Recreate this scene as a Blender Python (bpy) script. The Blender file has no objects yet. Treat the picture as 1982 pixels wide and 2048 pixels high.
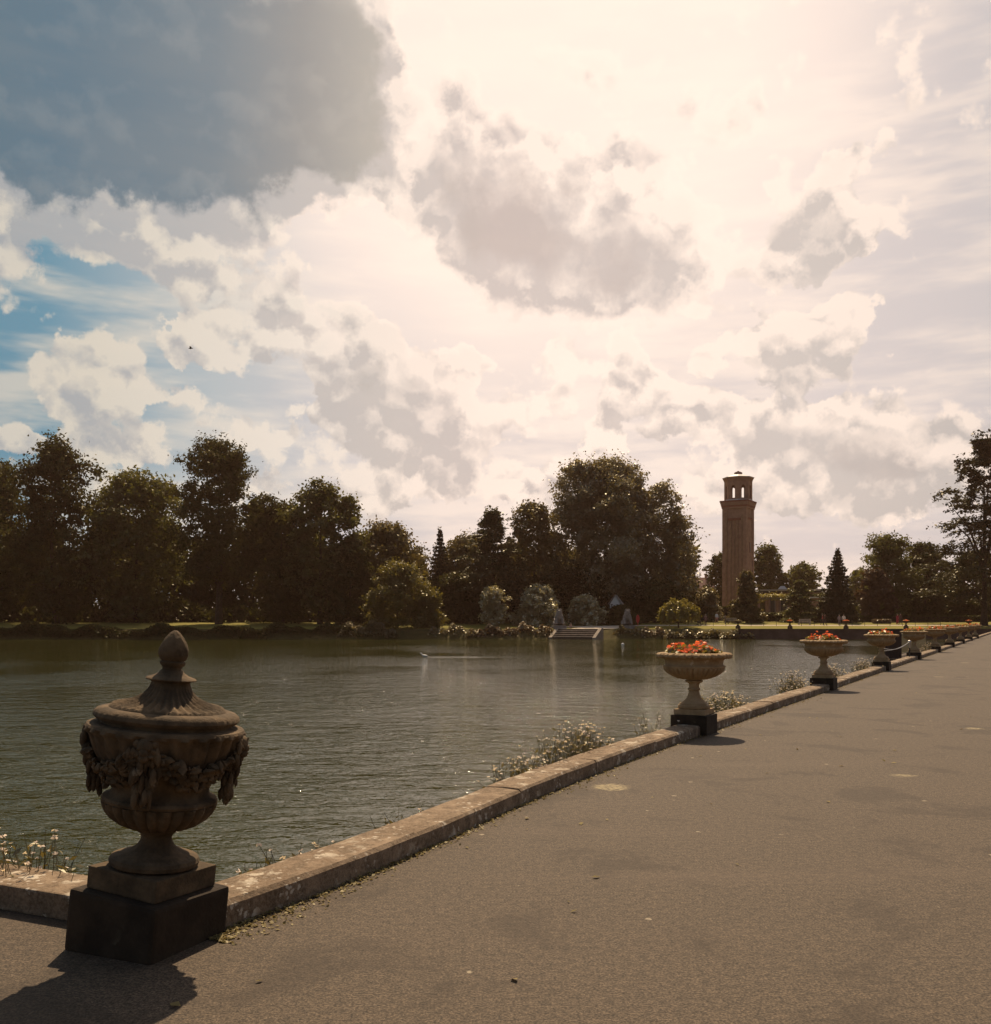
import bpy, bmesh, math, random
import numpy as np
from mathutils import Vector, Matrix, Euler

R = math.radians
PI = math.pi
SC = bpy.context.scene
COL = SC.collection
rng = np.random.default_rng(7)
random.seed(7)

# ------------------------------------------------------------------ camera
F_PX, CX, HY, EYE = 1950.0, 991.0, 1239.0, 1.6      # focal length, principal column, horizon row (full photo px), eye height
cam_d = bpy.data.cameras.new('camera')
cam_d.sensor_fit = 'HORIZONTAL'
cam_d.sensor_width = 36.0
cam_d.lens = 36.0 * F_PX / 1982.0
cam_d.shift_y = (HY - 1024.0) / 1982.0
cam_d.clip_start = 0.05
cam_d.clip_end = 9000
cam = bpy.data.objects.new('camera', cam_d)
cam.location = (0, 0, EYE)
cam.rotation_euler = (R(90), 0, 0)
COL.objects.link(cam)
SC.camera = cam

SUN_EL, SUN_AZ = R(52), R(2.5)
SUN_STRENGTH = 4.6
SUN_COLOR = (1.0, 0.79, 0.55)
EXPOSURE = 0.2
FLARE_HAZE = 0.00014
SC.view_settings.view_transform = 'Standard'
SC.view_settings.look = 'None'
SC.view_settings.gamma = 1.0
SC.view_settings.use_curve_mapping = False
SC.view_settings.exposure = EXPOSURE
SC.cycles.max_bounces = 6
SC.cycles.transparent_max_bounces = 6
SC.cycles.use_denoising = True
SC.cycles.sample_clamp_indirect = 6.0

# ------------------------------------------------------------------ node helpers
class NT:
    def __init__(self, tree):
        self.t = tree
    def n(self, kind, **kw):
        nd = self.t.nodes.new(kind)
        for k, v in kw.items():
            setattr(nd, k, v)
        return nd
    def put(self, sock, v):
        if isinstance(v, bpy.types.NodeSocket):
            self.t.links.new(v, sock)
        elif v is not None:
            if sock.type == 'RGBA' and len(v) == 3:
                v = (*v, 1.0)
            sock.default_value = v
    def math(self, op, a, b=None, c=None, clamp=False):
        nd = self.n('ShaderNodeMath', operation=op, use_clamp=clamp)
        for i, v in enumerate((a, b, c)):
            self.put(nd.inputs[i], v)
        return nd.outputs[0]
    def vm(self, op, a, b=None, c=None):
        nd = self.n('ShaderNodeVectorMath', operation=op)
        self.put(nd.inputs[0], a)
        if op == 'SCALE':
            self.put(nd.inputs['Scale'], b)
        else:
            self.put(nd.inputs[1], b)
            if c is not None:
                self.put(nd.inputs[2], c)
        return nd.outputs['Value'] if op in ('LENGTH', 'DOT_PRODUCT', 'DISTANCE') else nd.outputs['Vector']
    def noise(self, vec, scale, detail=4.0, rough=0.55, out='Fac', dist=0.0):
        nd = self.n('ShaderNodeTexNoise')
        self.put(nd.inputs['Vector'], vec)
        nd.inputs['Scale'].default_value = scale
        nd.inputs['Detail'].default_value = detail
        nd.inputs['Roughness'].default_value = rough
        nd.inputs['Distortion'].default_value = dist
        return nd.outputs['Fac' if out == 'Fac' else 'Color']
    def vor(self, vec, scale, feature='F1', out='Distance', rand=1.0):
        nd = self.n('ShaderNodeTexVoronoi', feature=feature)
        self.put(nd.inputs['Vector'], vec)
        nd.inputs['Scale'].default_value = scale
        nd.inputs['Randomness'].default_value = rand
        return nd.outputs[out]
    def remap(self, v, a, b, c=0.0, d=1.0, smooth=True):
        nd = self.n('ShaderNodeMapRange')
        nd.interpolation_type = 'SMOOTHSTEP' if smooth else 'LINEAR'
        for i, x in enumerate((v, a, b, c, d)):
            self.put(nd.inputs[i], x)
        return nd.outputs[0]
    def mix(self, f, a, b, mode='MIX'):
        nd = self.n('ShaderNodeMix', data_type='RGBA', blend_type=mode)
        self.put(nd.inputs[0], f)
        self.put(nd.inputs[6], a)
        self.put(nd.inputs[7], b)
        return nd.outputs[2]
    def ramp(self, f, stops, mode='LINEAR'):
        nd = self.n('ShaderNodeValToRGB')
        nd.color_ramp.interpolation = mode
        el = nd.color_ramp.elements
        while len(el) < len(stops):
            el.new(0.5)
        for e, (p, c) in zip(el, stops):
            e.position = p
            e.color = (*c, 1.0)
        self.put(nd.inputs[0], f)
        return nd.outputs[0]
    def bump(self, h, strength=0.3, dist=0.02, normal=None):
        nd = self.n('ShaderNodeBump')
        nd.inputs['Strength'].default_value = strength
        nd.inputs['Distance'].default_value = dist
        self.put(nd.inputs['Height'], h)
        if normal is not None:
            self.put(nd.inputs['Normal'], normal)
        return nd.outputs[0]

# ------------------------------------------------------------------ world: Nishita sky with broken back-lit cloud
def px_dir(px, py):
    u, v = (px - CX) / F_PX, (HY - py) / F_PX
    az = math.atan(u)
    return az, math.atan(v * math.cos(az))

# (px, py, rx, ry, amp) : thick places of the cloud deck, given as bearings read off the photograph
CLOUDS = [
    (-60, 160, 360, 330, 1.4), (230, 190, 360, 280, 1.7), (250, -20, 420, 200, 1.4), (600, -10, 230, 200, 1.3), (550, 200, 280, 240, 1.6), (330, 310, 440, 120, 1.1), (690, 120, 120, 270, .9), (690, 280, 130, 110, .8),
    (905, 290, 115, 130, .9), (850, 370, 190, 70, .6), (1010, 430, 170, 140, .85), (1160, 480, 310, 210, 1.1), (1090, 350, 150, 130, .6), (1250, 570, 260, 105, .7), (1020, 270, 90, 90, .4),
    (1240, 290, 90, 90, .4), (1160, 130, 110, 60, .35),
    (1615, 430, 130, 140, .95), (1570, 510, 140, 70, .5),
    (1610, 690, 135, 95, .85), (1490, 715, 140, 45, .55),
    (1300, 830, 130, 85, .95), (1268, 760, 55, 70, .65), (1205, 885, 50, 60, .5),
    (1580, 860, 190, 90, .9), (1680, 915, 240, 90, .85), (1790, 920, 140, 80, .7), (1750, 830, 100, 90, .5), (1870, 900, 140, 90, .7),
    (390, 580, 110, 60, .40), (540, 640, 110, 90, .55), (420, 700, 130, 70, .45), (350, 695, 70, 45, .5), (640, 720, 80, 70, .35),
    (800, 800, 170, 130, .9), (740, 720, 90, 90, .65), (880, 780, 90, 80, .5),
    (160, 730, 140, 100, .60), (270, 800, 170, 50, .40), (120, 870, 260, 50, .6), (560, 840, 170, 45, .4),
    (800, 950, 160, 90, .75), (930, 920, 130, 100, .75), (1080, 950, 90, 70, .45), (1480, 990, 130, 60, .35),
    (480, 450, 190, 55, .34), (290, 510, 150, 55, .26), (600, 430, 110, 40, .28),
    (560, 560, 60, 50, .35), (470, 540, 70, 50, .3), (620, 640, 60, 60, .35), (680, 660, 50, 40, .35), (960, 760, 90, 45, .3), (1110, 700, 60, 35, .35), (1420, 640, 90, 50, .4), (1740, 640, 60, 60, .45), (1480, 250, 70, 90, .4), (1380, 190, 80, 60, .35), (1650, 300, 110, 50, .35), (1440, 820, 60, 40, .35), (1560, 1010, 120, 40, .4), (1800, 1010, 140, 45, .4), (680, 890, 90, 40, .35), (540, 980, 120, 40, .35), (1340, 690, 60, 40, .3), (820, 410, 90, 60, .4), (960, 560, 60, 40, .35),
    (1130, 740, 130, 50, .3), (1000, 840, 150, 60, .35), (1640, 1010, 220, 50, .3),
]
world = bpy.data.worlds.new('World')
SC.world = world
world.use_nodes = True
wt = world.node_tree
wt.nodes.clear()
W = NT(wt)

def density_group():
    g = bpy.data.node_groups.new('cloud density', 'ShaderNodeTree')
    g.interface.new_socket(name='P', in_out='INPUT', socket_type='NodeSocketVector')
    g.interface.new_socket(name='Base', in_out='INPUT', socket_type='NodeSocketFloat')
    g.interface.new_socket(name='D', in_out='OUTPUT', socket_type='NodeSocketFloat')
    G = NT(g)
    gi, go = G.n('NodeGroupInput'), G.n('NodeGroupOutput')
    acc = gi.outputs['Base']
    P = gi.outputs['P']
    for (px, py, rx, ry, amp) in CLOUDS:
        az, el = px_dir(px, py)
        ax, ay = rx / F_PX, ry / F_PX * math.cos(el)
        q = G.vm('MULTIPLY_ADD', P, (1 / ax, 1 / ay, 0), (-az / ax, -el / ay, 0))
        l = G.math('SUBTRACT', 1.0, G.vm('LENGTH', q), clamp=True)
        acc = G.math('MULTIPLY_ADD', l, amp, acc)
    g.links.new(acc, go.inputs['D'])
    return g

def build_world():
    dens = density_group()
    tc = W.n('ShaderNodeTexCoord')
    D = tc.outputs['Generated']
    sp = W.n('ShaderNodeSeparateXYZ')
    W.put(sp.inputs[0], D)
    az = W.math('ARCTAN2', sp.outputs[0], sp.outputs[1])
    el = W.math('ARCSINE', sp.outputs[2])
    cb = W.n('ShaderNodeCombineXYZ')
    W.put(cb.inputs[0], az)
    W.put(cb.inputs[1], el)
    P = cb.outputs[0]
    # billowing edges: the bearing is shaken by two octave sets of noise
    n1 = W.vm('SUBTRACT', W.noise(D, 7.0, 3.0, .5, 'Color'), (.5, .5, .5))
    n2 = W.vm('SUBTRACT', W.noise(D, 28.0, 7.0, .62, 'Color'), (.5, .5, .5))
    Pw = W.vm('MULTIPLY_ADD', n1, (.13, .11, 0), P)
    Pw = W.vm('MULTIPLY_ADD', n2, (.070, .070, 0), Pw)
    far = W.remap(W.math('ABSOLUTE', az), .50, .80)                      # the deck goes on as broken cloud round the whole sky
    high = W.remap(el, .56, .80)
    out = W.math('MAXIMUM', far, high)
    fb0 = W.noise(D, 3.2, 4.0, .55)
    base = W.math('MULTIPLY', out, W.remap(fb0, .42, .75, 0.0, 1.0))
    fb = W.noise(D, 20.0, 8.0, .60)
    def billow(vec):
        return W.math('MULTIPLY_ADD', W.vor(vec, 36.0), .46, W.math('MULTIPLY', W.vor(vec, 14.0), .62))
    Dw = W.vm('MULTIPLY_ADD', n2, (.05, .05, .05), D)
    bl = billow(Dw)
    bl2 = billow(W.vm('ADD', Dw, (.004, 0, .014)))
    relief = W.math('SUBTRACT', bl2, bl)
    det = W.math('MULTIPLY_ADD', fb, .56, .0)
    det = W.math('MULTIPLY_ADD', bl, -.62, det)
    def dn(vec):
        g = W.n('ShaderNodeGroup')
        g.node_tree = dens
        W.put(g.inputs['P'], vec)
        W.put(g.inputs['Base'], base)
        return W.math('ADD', g.outputs[0], det)
    d1 = dn(Pw)
    d2 = dn(W.vm('ADD', Pw, (0.010, 0.030, 0)))                          # thickness a little nearer the sun
    alpha = W.remap(d1, .03, .15)
    lit = W.remap(d2, .04, .85, 1.0, 0.0, smooth=False)
    lit = W.math('POWER', lit, 1.5)
    thin = W.remap(d1, .10, .45, 1.0, 0.0)
    lit = W.math('MULTIPLY_ADD', thin, .25, W.math('MULTIPLY', lit, .9), clamp=True)
    lit = W.math('MULTIPLY_ADD', relief, W.remap(d1, .45, 1.2, 4.4, .3), lit, clamp=True)
    # forward scatter: brighter towards the sun's bearing
    t = W.remap(az, -.70, .70, 0, 1, smooth=False)
    grey_d = W.ramp(t, [(0.0, (.10, .15, .18)), (.20, (.11, .165, .21)), (.30, (.15, .19, .22)), (.36, (.26, .255, .245)), (.41, (.40, .365, .32)), (.50, (.52, .43, .39)), (.72, (.52, .45, .41)), (1.0, (.34, .31, .29))])
    grey_l = W.ramp(t, [(0.0, (.30, .31, .32)), (.20, (.36, .365, .37)), (.32, (.46, .43, .41)), (.42, (.53, .47, .43)), (.50, (.57, .485, .445)), (.72, (.57, .50, .455)), (1.0, (.38, .35, .33))])
    grey = W.mix(W.remap(d1, .75, 1.35), grey_l, grey_d)
    white = W.ramp(t, [(0.0, (.48, .46, .42)), (.22, (.62, .56, .47)), (.36, (.76, .67, .58)), (.46, (.90, .745, .64)), (.56, (.95, .79, .675)), (.80, (.88, .73, .625)), (1.0, (.58, .51, .45))])
    # clear air: Nishita away from the sun, a warm veil round it
    sky = W.n('ShaderNodeTexSky', sky_type='NISHITA')
    sky.sun_disc = False
    sky.sun_elevation = SUN_EL
    sky.sun_rotation = SUN_AZ
    sky.air_density = 1.0
    sky.dust_density = 2.0
    blue = W.vm('SCALE', sky.outputs[0], .1)
    veil = W.ramp(t, [(0.0, (.10, .20, .27)), (.19, (.13, .26, .34)), (.30, (.42, .45, .46)), (.38, (.54, .51, .51)), (.50, (.66, .575, .545)), (.72, (.66, .575, .545)), (1.0, (.42, .41, .42))])
    wisps = W.noise(W.vm('MULTIPLY', D, (3.0, 3.0, 16.0)), 2.2, 4.0, .55)
    veil = W.mix(W.remap(wisps, .38, .68, 0, .75), veil, white)
    veil_f = W.remap(W.math('ABSOLUTE', az), .75, 1.7, 1.0, 0.0)
    clear = W.mix(veil_f, blue, veil)
    cl = W.mix(lit, grey, white)
    dimc = W.remap(W.math('ABSOLUTE', az), .52, 1.5, 1.0, .26)
    cl = W.vm('SCALE', cl, dimc)
    c = W.mix(W.math('MULTIPLY', alpha, .93), clear, cl)
    gaz, gel = px_dir(1080, 150)
    gd = (math.sin(gaz) * math.cos(gel), math.cos(gaz) * math.cos(gel), math.sin(gel))
    glow = W.remap(W.vm('DOT_PRODUCT', D, gd), .935, .990, 0, 1)
    c = W.mix(W.math('MULTIPLY', glow, W.remap(d1, .12, .45, .80, .04)), c, (1.0, .82, .70))
    c = W.vm('SCALE', c, 10.0)
    bg = W.n('ShaderNodeBackground')
    W.put(bg.inputs[0], c)
    bg.inputs[1].default_value = 0.1
    o = W.n('ShaderNodeOutputWorld')
    wt.links.new(bg.outputs[0], o.inputs[0])
build_world()

sun_d = bpy.data.lights.new('sun', 'SUN')
sun_d.energy = SUN_STRENGTH
sun_d.angle = R(0.5)
sun_d.color = SUN_COLOR
sun = bpy.data.objects.new('sun', sun_d)
sdir = Vector((math.sin(SUN_AZ) * math.cos(SUN_EL), math.cos(SUN_AZ) * math.cos(SUN_EL), math.sin(SUN_EL)))
sun.rotation_euler = sdir.to_track_quat('Z', 'Y').to_euler()
sun.location = (0, 20, 60)
COL.objects.link(sun)

# ------------------------------------------------------------------ object helpers
def at(px, Y, py=None):
    X = (px - CX) / F_PX * Y
    return (X, Y) if py is None else (X, Y, EYE - (py - HY) / F_PX * Y)

def link(name, me, m=None, parent=None, smooth=False):
    o = bpy.data.objects.new(name, me)
    COL.objects.link(o)
    if m is not None and len(me.materials) == 0:
        for x in (m if isinstance(m, (list, tuple)) else [m]):
            me.materials.append(x)
    if parent is not None:
        o.parent = parent
    if smooth:
        me.shade_smooth()
        me.set_sharp_from_angle(angle=R(38))
    return o

def obj(name, bm, m, parent=None, smooth=False):
    me = bpy.data.meshes.new(name)
    bmesh.ops.recalc_face_normals(bm, faces=bm.faces)
    bm.to_mesh(me)
    bm.free()
    return link(name, me, m, parent, smooth)

def tag(o, label=None, cat=None, group=None, kind=None):
    if label: o['label'] = label
    if cat: o['category'] = cat
    if group: o['group'] = group
    if kind: o['kind'] = kind
    return o

def thing(name, label, cat, loc=(0, 0, 0), rz=0.0, group=None):
    o = bpy.data.objects.new(name, None)
    COL.objects.link(o)
    o.empty_display_size = .2
    o.location = loc
    o.rotation_euler = (0, 0, rz)
    return tag(o, label, cat, group)

KIDS = lambda o: [c for c in bpy.data.objects if c.parent == o]
def dup(o, parent=None):
    c = o.copy()
    COL.objects.link(c)
    if parent is not None:
        c.parent = parent
    for ch in KIDS(o):
        dup(ch, c)
    return c

def quads_mesh(name, V, F):
    V = np.ascontiguousarray(V, dtype=np.float32)
    F = np.ascontiguousarray(F, dtype=np.int32)
    k = F.shape[1]
    me = bpy.data.meshes.new(name)
    me.vertices.add(len(V))
    me.vertices.foreach_set('co', V.ravel())
    me.loops.add(F.size)
    me.loops.foreach_set('vertex_index', F.ravel())
    me.polygons.add(len(F))
    me.polygons.foreach_set('loop_start', np.arange(0, F.size, k, dtype=np.int32))
    me.polygons.foreach_set('loop_total', np.full(len(F), k, dtype=np.int32))
    me.update(calc_edges=True)
    return me

def box(bm, c, s, rz=0.0, bevel=0.0, taper=1.0):
    M = Matrix.Translation(c) @ Matrix.Rotation(rz, 4, 'Z')
    vs = []
    for z in (-.5, .5):
        k = taper if z > 0 else 1.0
        for x, y in ((-.5, -.5), (.5, -.5), (.5, .5), (-.5, .5)):
            vs.append(bm.verts.new(M @ Vector((x * s[0] * k, y * s[1] * k, z * s[2]))))
    fs = [bm.faces.new([vs[i] for i in f]) for f in ((3, 2, 1, 0), (4, 5, 6, 7), (0, 1, 5, 4), (1, 2, 6, 5), (2, 3, 7, 6), (3, 0, 4, 7))]
    if bevel:
        es = list({e for f in fs for e in f.edges})
        bmesh.ops.bevel(bm, geom=es, offset=bevel, segments=2, affect='EDGES', profile=.6)
    return vs

def tube(bm, pts, rads, seg=8, cap=True):
    rings = []
    pts = [Vector(p) for p in pts]
    for i, p in enumerate(pts):
        d = (pts[min(i + 1, len(pts) - 1)] - pts[max(i - 1, 0)]).normalized()
        a = d.orthogonal().normalized() if abs(d.z) < .95 else Vector((1, 0, 0))
        a = (a - d * a.dot(d)).normalized()
        b = d.cross(a)
        rings.append([bm.verts.new(p + (a * math.cos(2 * PI * k / seg) + b * math.sin(2 * PI * k / seg)) * rads[i]) for k in range(seg)])
    for i in range(len(rings) - 1):
        for k in range(seg):
            try:
                bm.faces.new((rings[i][k], rings[i][(k + 1) % seg], rings[i + 1][(k + 1) % seg], rings[i + 1][k]))
            except ValueError:
                pass
    if cap:
        for r in (rings[0][::-1], rings[-1]):
            try: bm.faces.new(r)
            except ValueError: pass

def lathe(bm, prof, seg=64, mod=None, cap=True):
    rings = []
    for i, (r, z) in enumerate(prof):
        ring = []
        for k in range(seg):
            t = 2 * PI * k / seg
            rr, zz = (r, z) if mod is None else mod(t, i, r, z)
            ring.append(bm.verts.new((rr * math.cos(t), rr * math.sin(t), zz)))
        rings.append(ring)
    for i in range(len(rings) - 1):
        for k in range(seg):
            bm.faces.new((rings[i][k], rings[i][(k + 1) % seg], rings[i + 1][(k + 1) % seg], rings[i + 1][k]))
    if cap:
        bm.faces.new(rings[0][::-1])
        bm.faces.new(rings[-1])

def blob(bm, c, r, sub=1, scale=(1, 1, 1), rot=None):
    M = Matrix.Translation(c) @ (rot.to_matrix().to_4x4() if rot is not None else Matrix.Identity(4)) @ Matrix.Diagonal((r * scale[0], r * scale[1], r * scale[2], 1))
    bmesh.ops.create_icosphere(bm, subdivisions=sub, radius=1.0, matrix=M)

# ------------------------------------------------------------------ materials
def new_mat(name):
    m = bpy.data.materials.new(name)
    m.use_nodes = True
    m.node_tree.nodes.clear()
    return m, NT(m.node_tree)

def finish(m, T, shader):
    o = T.n('ShaderNodeOutputMaterial')
    m.node_tree.links.new(shader, o.inputs[0])
    return m

def pbsdf(T, color, rough=.7, normal=None, spec=.5, metal=0.0):
    b = T.n('ShaderNodeBsdfPrincipled')
    T.put(b.inputs['Base Color'], color)
    T.put(b.inputs['Roughness'], rough)
    b.inputs['Specular IOR Level'].default_value = spec
    b.inputs['Metallic'].default_value = metal
    if normal is not None:
        T.put(b.inputs['Normal'], normal)
    return b.outputs[0]

def coords(T, kind='Object'):
    return T.n('ShaderNodeTexCoord').outputs[kind]

def simple(name, c, rough=.6, var=.15, scale=6.0, metal=0.0):
    m, T = new_mat(name)
    n = T.noise(coords(T), scale, 4)
    col = T.mix(n, tuple(x * (1 - var) for x in c), tuple(min(1, x * (1 + var)) for x in c))
    return finish(m, T, pbsdf(T, col, rough, metal=metal))

def stone(name, c, dark, lichen=None, scale=9.0, lich_amt=.0, bump=.35, world_pos=False):
    m, T = new_mat(name)
    if world_pos:
        co = T.n('ShaderNodeNewGeometry').outputs['Position']
    else:
        co = coords(T)
    a = T.noise(co, scale, 5, .6)
    col = T.mix(T.remap(a, .35, .70), dark, c)
    fine = T.noise(co, scale * 9, 3, .6)
    col = T.mix(T.remap(fine, .3, .7, 0, .35), col, tuple(x * .62 for x in c))
    st = T.noise(T.vm('MULTIPLY', co, (1, 1, .25)), scale * .7, 3)
    col = T.mix(T.remap(st, .55, .75, 0, .45), col, tuple(x * .7 for x in dark))
    if lichen:
        v = T.vor(T.vm('ADD', co, T.vm('SCALE', T.noise(co, scale * 2.2, 3, .6, 'Color'), .12)), scale * 1.25)
        lm = T.math('MULTIPLY', T.remap(v, .30, .20), T.remap(T.noise(co, scale * .45, 2), .5 - lich_amt * .3, .62 - lich_amt * .3))
        col = T.mix(lm, col, lichen)
    h = T.math('MULTIPLY_ADD', fine, .4, a)
    return finish(m, T, pbsdf(T, col, .88, T.bump(h, bump, .012), spec=.25))

M = {}
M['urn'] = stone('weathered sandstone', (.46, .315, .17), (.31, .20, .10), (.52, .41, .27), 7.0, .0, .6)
M['urn_darkened'] = stone('shade-darkened sandstone', (.175, .115, .060), (.060, .040, .021), (.26, .20, .13), 8.0, -.25, .9)  # lidded urn's shade and lens vignette are put into this darker stone colour
M['block'] = stone('weathered shade-dark stone', (.055, .036, .020), (.025, .016, .009), (.12, .095, .06), 6.0, -.3, .8)  # weathered brown, taken near black with the block's shade side painted in
def coping_mat():
    m, T = new_mat('lichened coping stone')
    co = T.n('ShaderNodeNewGeometry').outputs['Position']
    a = T.noise(co, 3.0, 5, .65)
    b = T.noise(co, 11.0, 5, .7)
    f = T.noise(co, 55.0, 4, .7)
    col = T.mix(T.remap(a, .35, .65), (.15, .098, .058), (.28, .20, .13))
    col = T.mix(T.remap(b, .42, .62, 0, .75), col, (.085, .057, .033))
    col = T.mix(T.remap(f, .35, .65, 0, .4), col, (.36, .27, .18))
    w = T.vm('SCALE', T.vm('SUBTRACT', T.noise(co, 14.0, 4, .7, 'Color'), (.5, .5, .5)), .22)
    v = T.vor(T.vm('ADD', co, w), 6.0)
    lm = T.math('MULTIPLY', T.remap(v, .42, .30), T.remap(T.noise(co, 2.3, 3, .6), .46, .58))
    lm = T.math('MULTIPLY', lm, T.remap(f, .25, .5, .55, 1))
    col = T.mix(lm, col, (.52, .44, .33))
    v2 = T.vor(T.vm('ADD', co, T.vm('SCALE', w, .4)), 19.0)
    l2 = T.math('MULTIPLY', T.remap(v2, .34, .22), T.remap(T.noise(co, 4.1, 3, .6), .50, .60))
    col = T.mix(T.math('MULTIPLY', l2, .85), col, (.55, .48, .38))
    h = T.math('MULTIPLY_ADD', f, .35, T.math('MULTIPLY_ADD', b, .8, T.math('MULTIPLY', lm, .3)))
    return finish(m, T, pbsdf(T, col, .92, T.bump(h, .7, .02), spec=.2))
M['coping'] = coping_mat()
M['wall_stone'] = stone('pond wall stone', (.12, .085, .06), (.06, .042, .03), None, 2.0, .0, .4, world_pos=True)
M['wall_far'] = stone('far pond wall stone', (.155, .095, .07), (.09, .055, .04), None, .8, .0, .4, world_pos=True)
M['statue'] = stone('pale carved stone', (.33, .29, .25), (.20, .17, .145), None, 2.5)
M['step'] = stone('stone steps', (.36, .29, .22), (.24, .19, .14), None, 1.5, world_pos=True)
M['step_shaded'] = stone('shade-dark step stone', (.14, .10, .075), (.09, .065, .048), None, 1.5, world_pos=True)  # darker copy of the step stone, shade of the risers painted in
M['soil'] = simple('potting soil', (.035, .024, .016), .95)
M['white_paint'] = simple('white paint', (.72, .68, .62), .5, .06)
M['red_paint'] = simple('red paint', (.55, .03, .02), .45, .08)
M['timber'] = simple('silvered timber', (.30, .26, .22), .75, .2, 20)
M['dark_timber'] = simple('dark stained timber', (.045, .028, .02), .8, .25, 12)
M['pale_metal'] = simple('pale painted metal', (.32, .26, .13), .5, .1)
M['dark_metal'] = simple('dark iron', (.03, .026, .022), .5, .1, metal=.3)
M['steel'] = simple('galvanised steel', (.45, .43, .40), .4, .1, metal=.7)
M['lead'] = simple('pale lead roof', (.62, .58, .54), .45, .08)
M['roof_tile'] = simple('clay roof tiles', (.25, .115, .085), .8, .2, 3)
M['bark'] = stone('bark', (.075, .052, .036), (.035, .025, .018), None, 3.0)

def brick_mat():
    m, T = new_mat('tower brick')
    co = coords(T)
    sp = T.n('ShaderNodeSeparateXYZ'); T.put(sp.inputs[0], co)
    cb = T.n('ShaderNodeCombineXYZ')
    T.put(cb.inputs[0], T.math('ADD', sp.outputs[0], sp.outputs[1])); T.put(cb.inputs[1], sp.outputs[2])
    br = T.n('ShaderNodeTexBrick')
    T.put(br.inputs['Vector'], cb.outputs[0])
    br.inputs['Scale'].default_value = 1.0
    br.inputs['Brick Width'].default_value = .24
    br.inputs['Row Height'].default_value = .085
    br.inputs['Mortar Size'].default_value = .008
    T.put(br.inputs['Color1'], (.31, .165, .125)); T.put(br.inputs['Color2'], (.39, .22, .165)); T.put(br.inputs['Mortar'], (.27, .20, .15))
    n = T.noise(co, .8, 5, .6)
    col = T.mix(T.remap(n, .35, .7, 0, .5), br.outputs[0], (.14, .075, .055))
    band = T.noise(T.vm('MULTIPLY', co, (.2, .2, 2.0)), 1.2, 3)
    col = T.mix(T.remap(band, .5, .7, 0, .35), col, (.24, .15, .10))
    return finish(m, T, pbsdf(T, col, .9, T.bump(n, .3, .03), spec=.2))
M['brick'] = brick_mat()
M['brick_trim'] = stone('buff brick trim', (.30, .19, .12), (.20, .12, .085), None, 1.4)
M['brick_red'] = stone('rubbed red brick', (.26, .09, .06), (.18, .07, .05), None, 1.4)

def leaf_mat(name, c1, c2, trans=.45, scale=.35, gloss=.10):
    m, T = new_mat(name)
    g = T.n('ShaderNodeNewGeometry')
    n = T.noise(coords(T), scale, 3)
    f = T.math('MULTIPLY_ADD', g.outputs['Random Per Island'], .6, T.math('MULTIPLY', n, .5))
    col = T.mix(f, c1, c2)
    d = T.n('ShaderNodeBsdfDiffuse'); T.put(d.inputs[0], col)
    t = T.n('ShaderNodeBsdfTranslucent'); T.put(t.inputs[0], T.mix(.5, col, (c2[0] * 1.5, c2[1] * 1.3, c2[2] * .6)))
    mx = T.n('ShaderNodeMixShader'); mx.inputs[0].default_value = trans
    T.put(mx.inputs[1], d.outputs[0]); T.put(mx.inputs[2], t.outputs[0])
    gl = T.n('ShaderNodeBsdfGlossy'); gl.inputs['Roughness'].default_value = .42
    T.put(gl.inputs['Color'], (.9, .85, .7))
    m2 = T.n('ShaderNodeMixShader'); m2.inputs[0].default_value = gloss
    T.put(m2.inputs[1], mx.outputs[0]); T.put(m2.inputs[2], gl.outputs[0])
    return finish(m, T, m2.outputs[0])
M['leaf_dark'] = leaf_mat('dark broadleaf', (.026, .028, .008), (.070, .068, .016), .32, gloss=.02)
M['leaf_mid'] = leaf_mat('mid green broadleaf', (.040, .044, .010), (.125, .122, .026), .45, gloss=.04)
M['leaf_warm'] = leaf_mat('olive broadleaf', (.050, .042, .013), (.14, .110, .036), .42, gloss=.05)
M['leaf_plane'] = leaf_mat('plane tree leaf', (.055, .047, .018), (.20, .165, .070), .45, gloss=.12)
M['leaf_yellow'] = leaf_mat('yellow green leaf', (.10, .090, .012), (.27, .225, .035), .55)
M['leaf_olive'] = leaf_mat('olive weeping leaf', (.060, .056, .010), (.165, .140, .026), .5, gloss=.05)
M['leaf_pale'] = leaf_mat('pale variegated leaf', (.09, .082, .034), (.42, .37, .21), .45, gloss=.20)
M['leaf_conifer'] = leaf_mat('dark conifer needle', (.022, .022, .009), (.052, .050, .020), .2, gloss=.04)
M['leaf_cedar'] = leaf_mat('cedar needle', (.040, .040, .018), (.085, .080, .034), .25, gloss=.05)
M['leaf_blue'] = leaf_mat('fresh cedar needle', (.062, .066, .024), (.13, .125, .042), .3, gloss=.05)
M['leaf_copper'] = leaf_mat('copper leaf', (.045, .024, .014), (.085, .044, .024), .3, gloss=.05)
M['leaf_bank'] = leaf_mat('waterside leaf', (.07, .060, .018), (.17, .13, .042), .4)
M['leaf_heath'] = leaf_mat('brownish waterside leaf', (.085, .052, .022), (.15, .092, .036), .35)
M['leaf_urn'] = leaf_mat('begonia leaf', (.07, .065, .010), (.22, .17, .03), .5, 5)
M['petal_red'] = leaf_mat('red petal', (.78, .060, .030), (.92, .27, .12), .45, 12, .05)
M['petal_white'] = leaf_mat('pale daisy petal', (.72, .56, .46), (.85, .75, .66), .4, 12, .03)
M['stem_green'] = leaf_mat('daisy leaf and stem', (.055, .050, .014), (.15, .12, .035), .4, 8)

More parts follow.
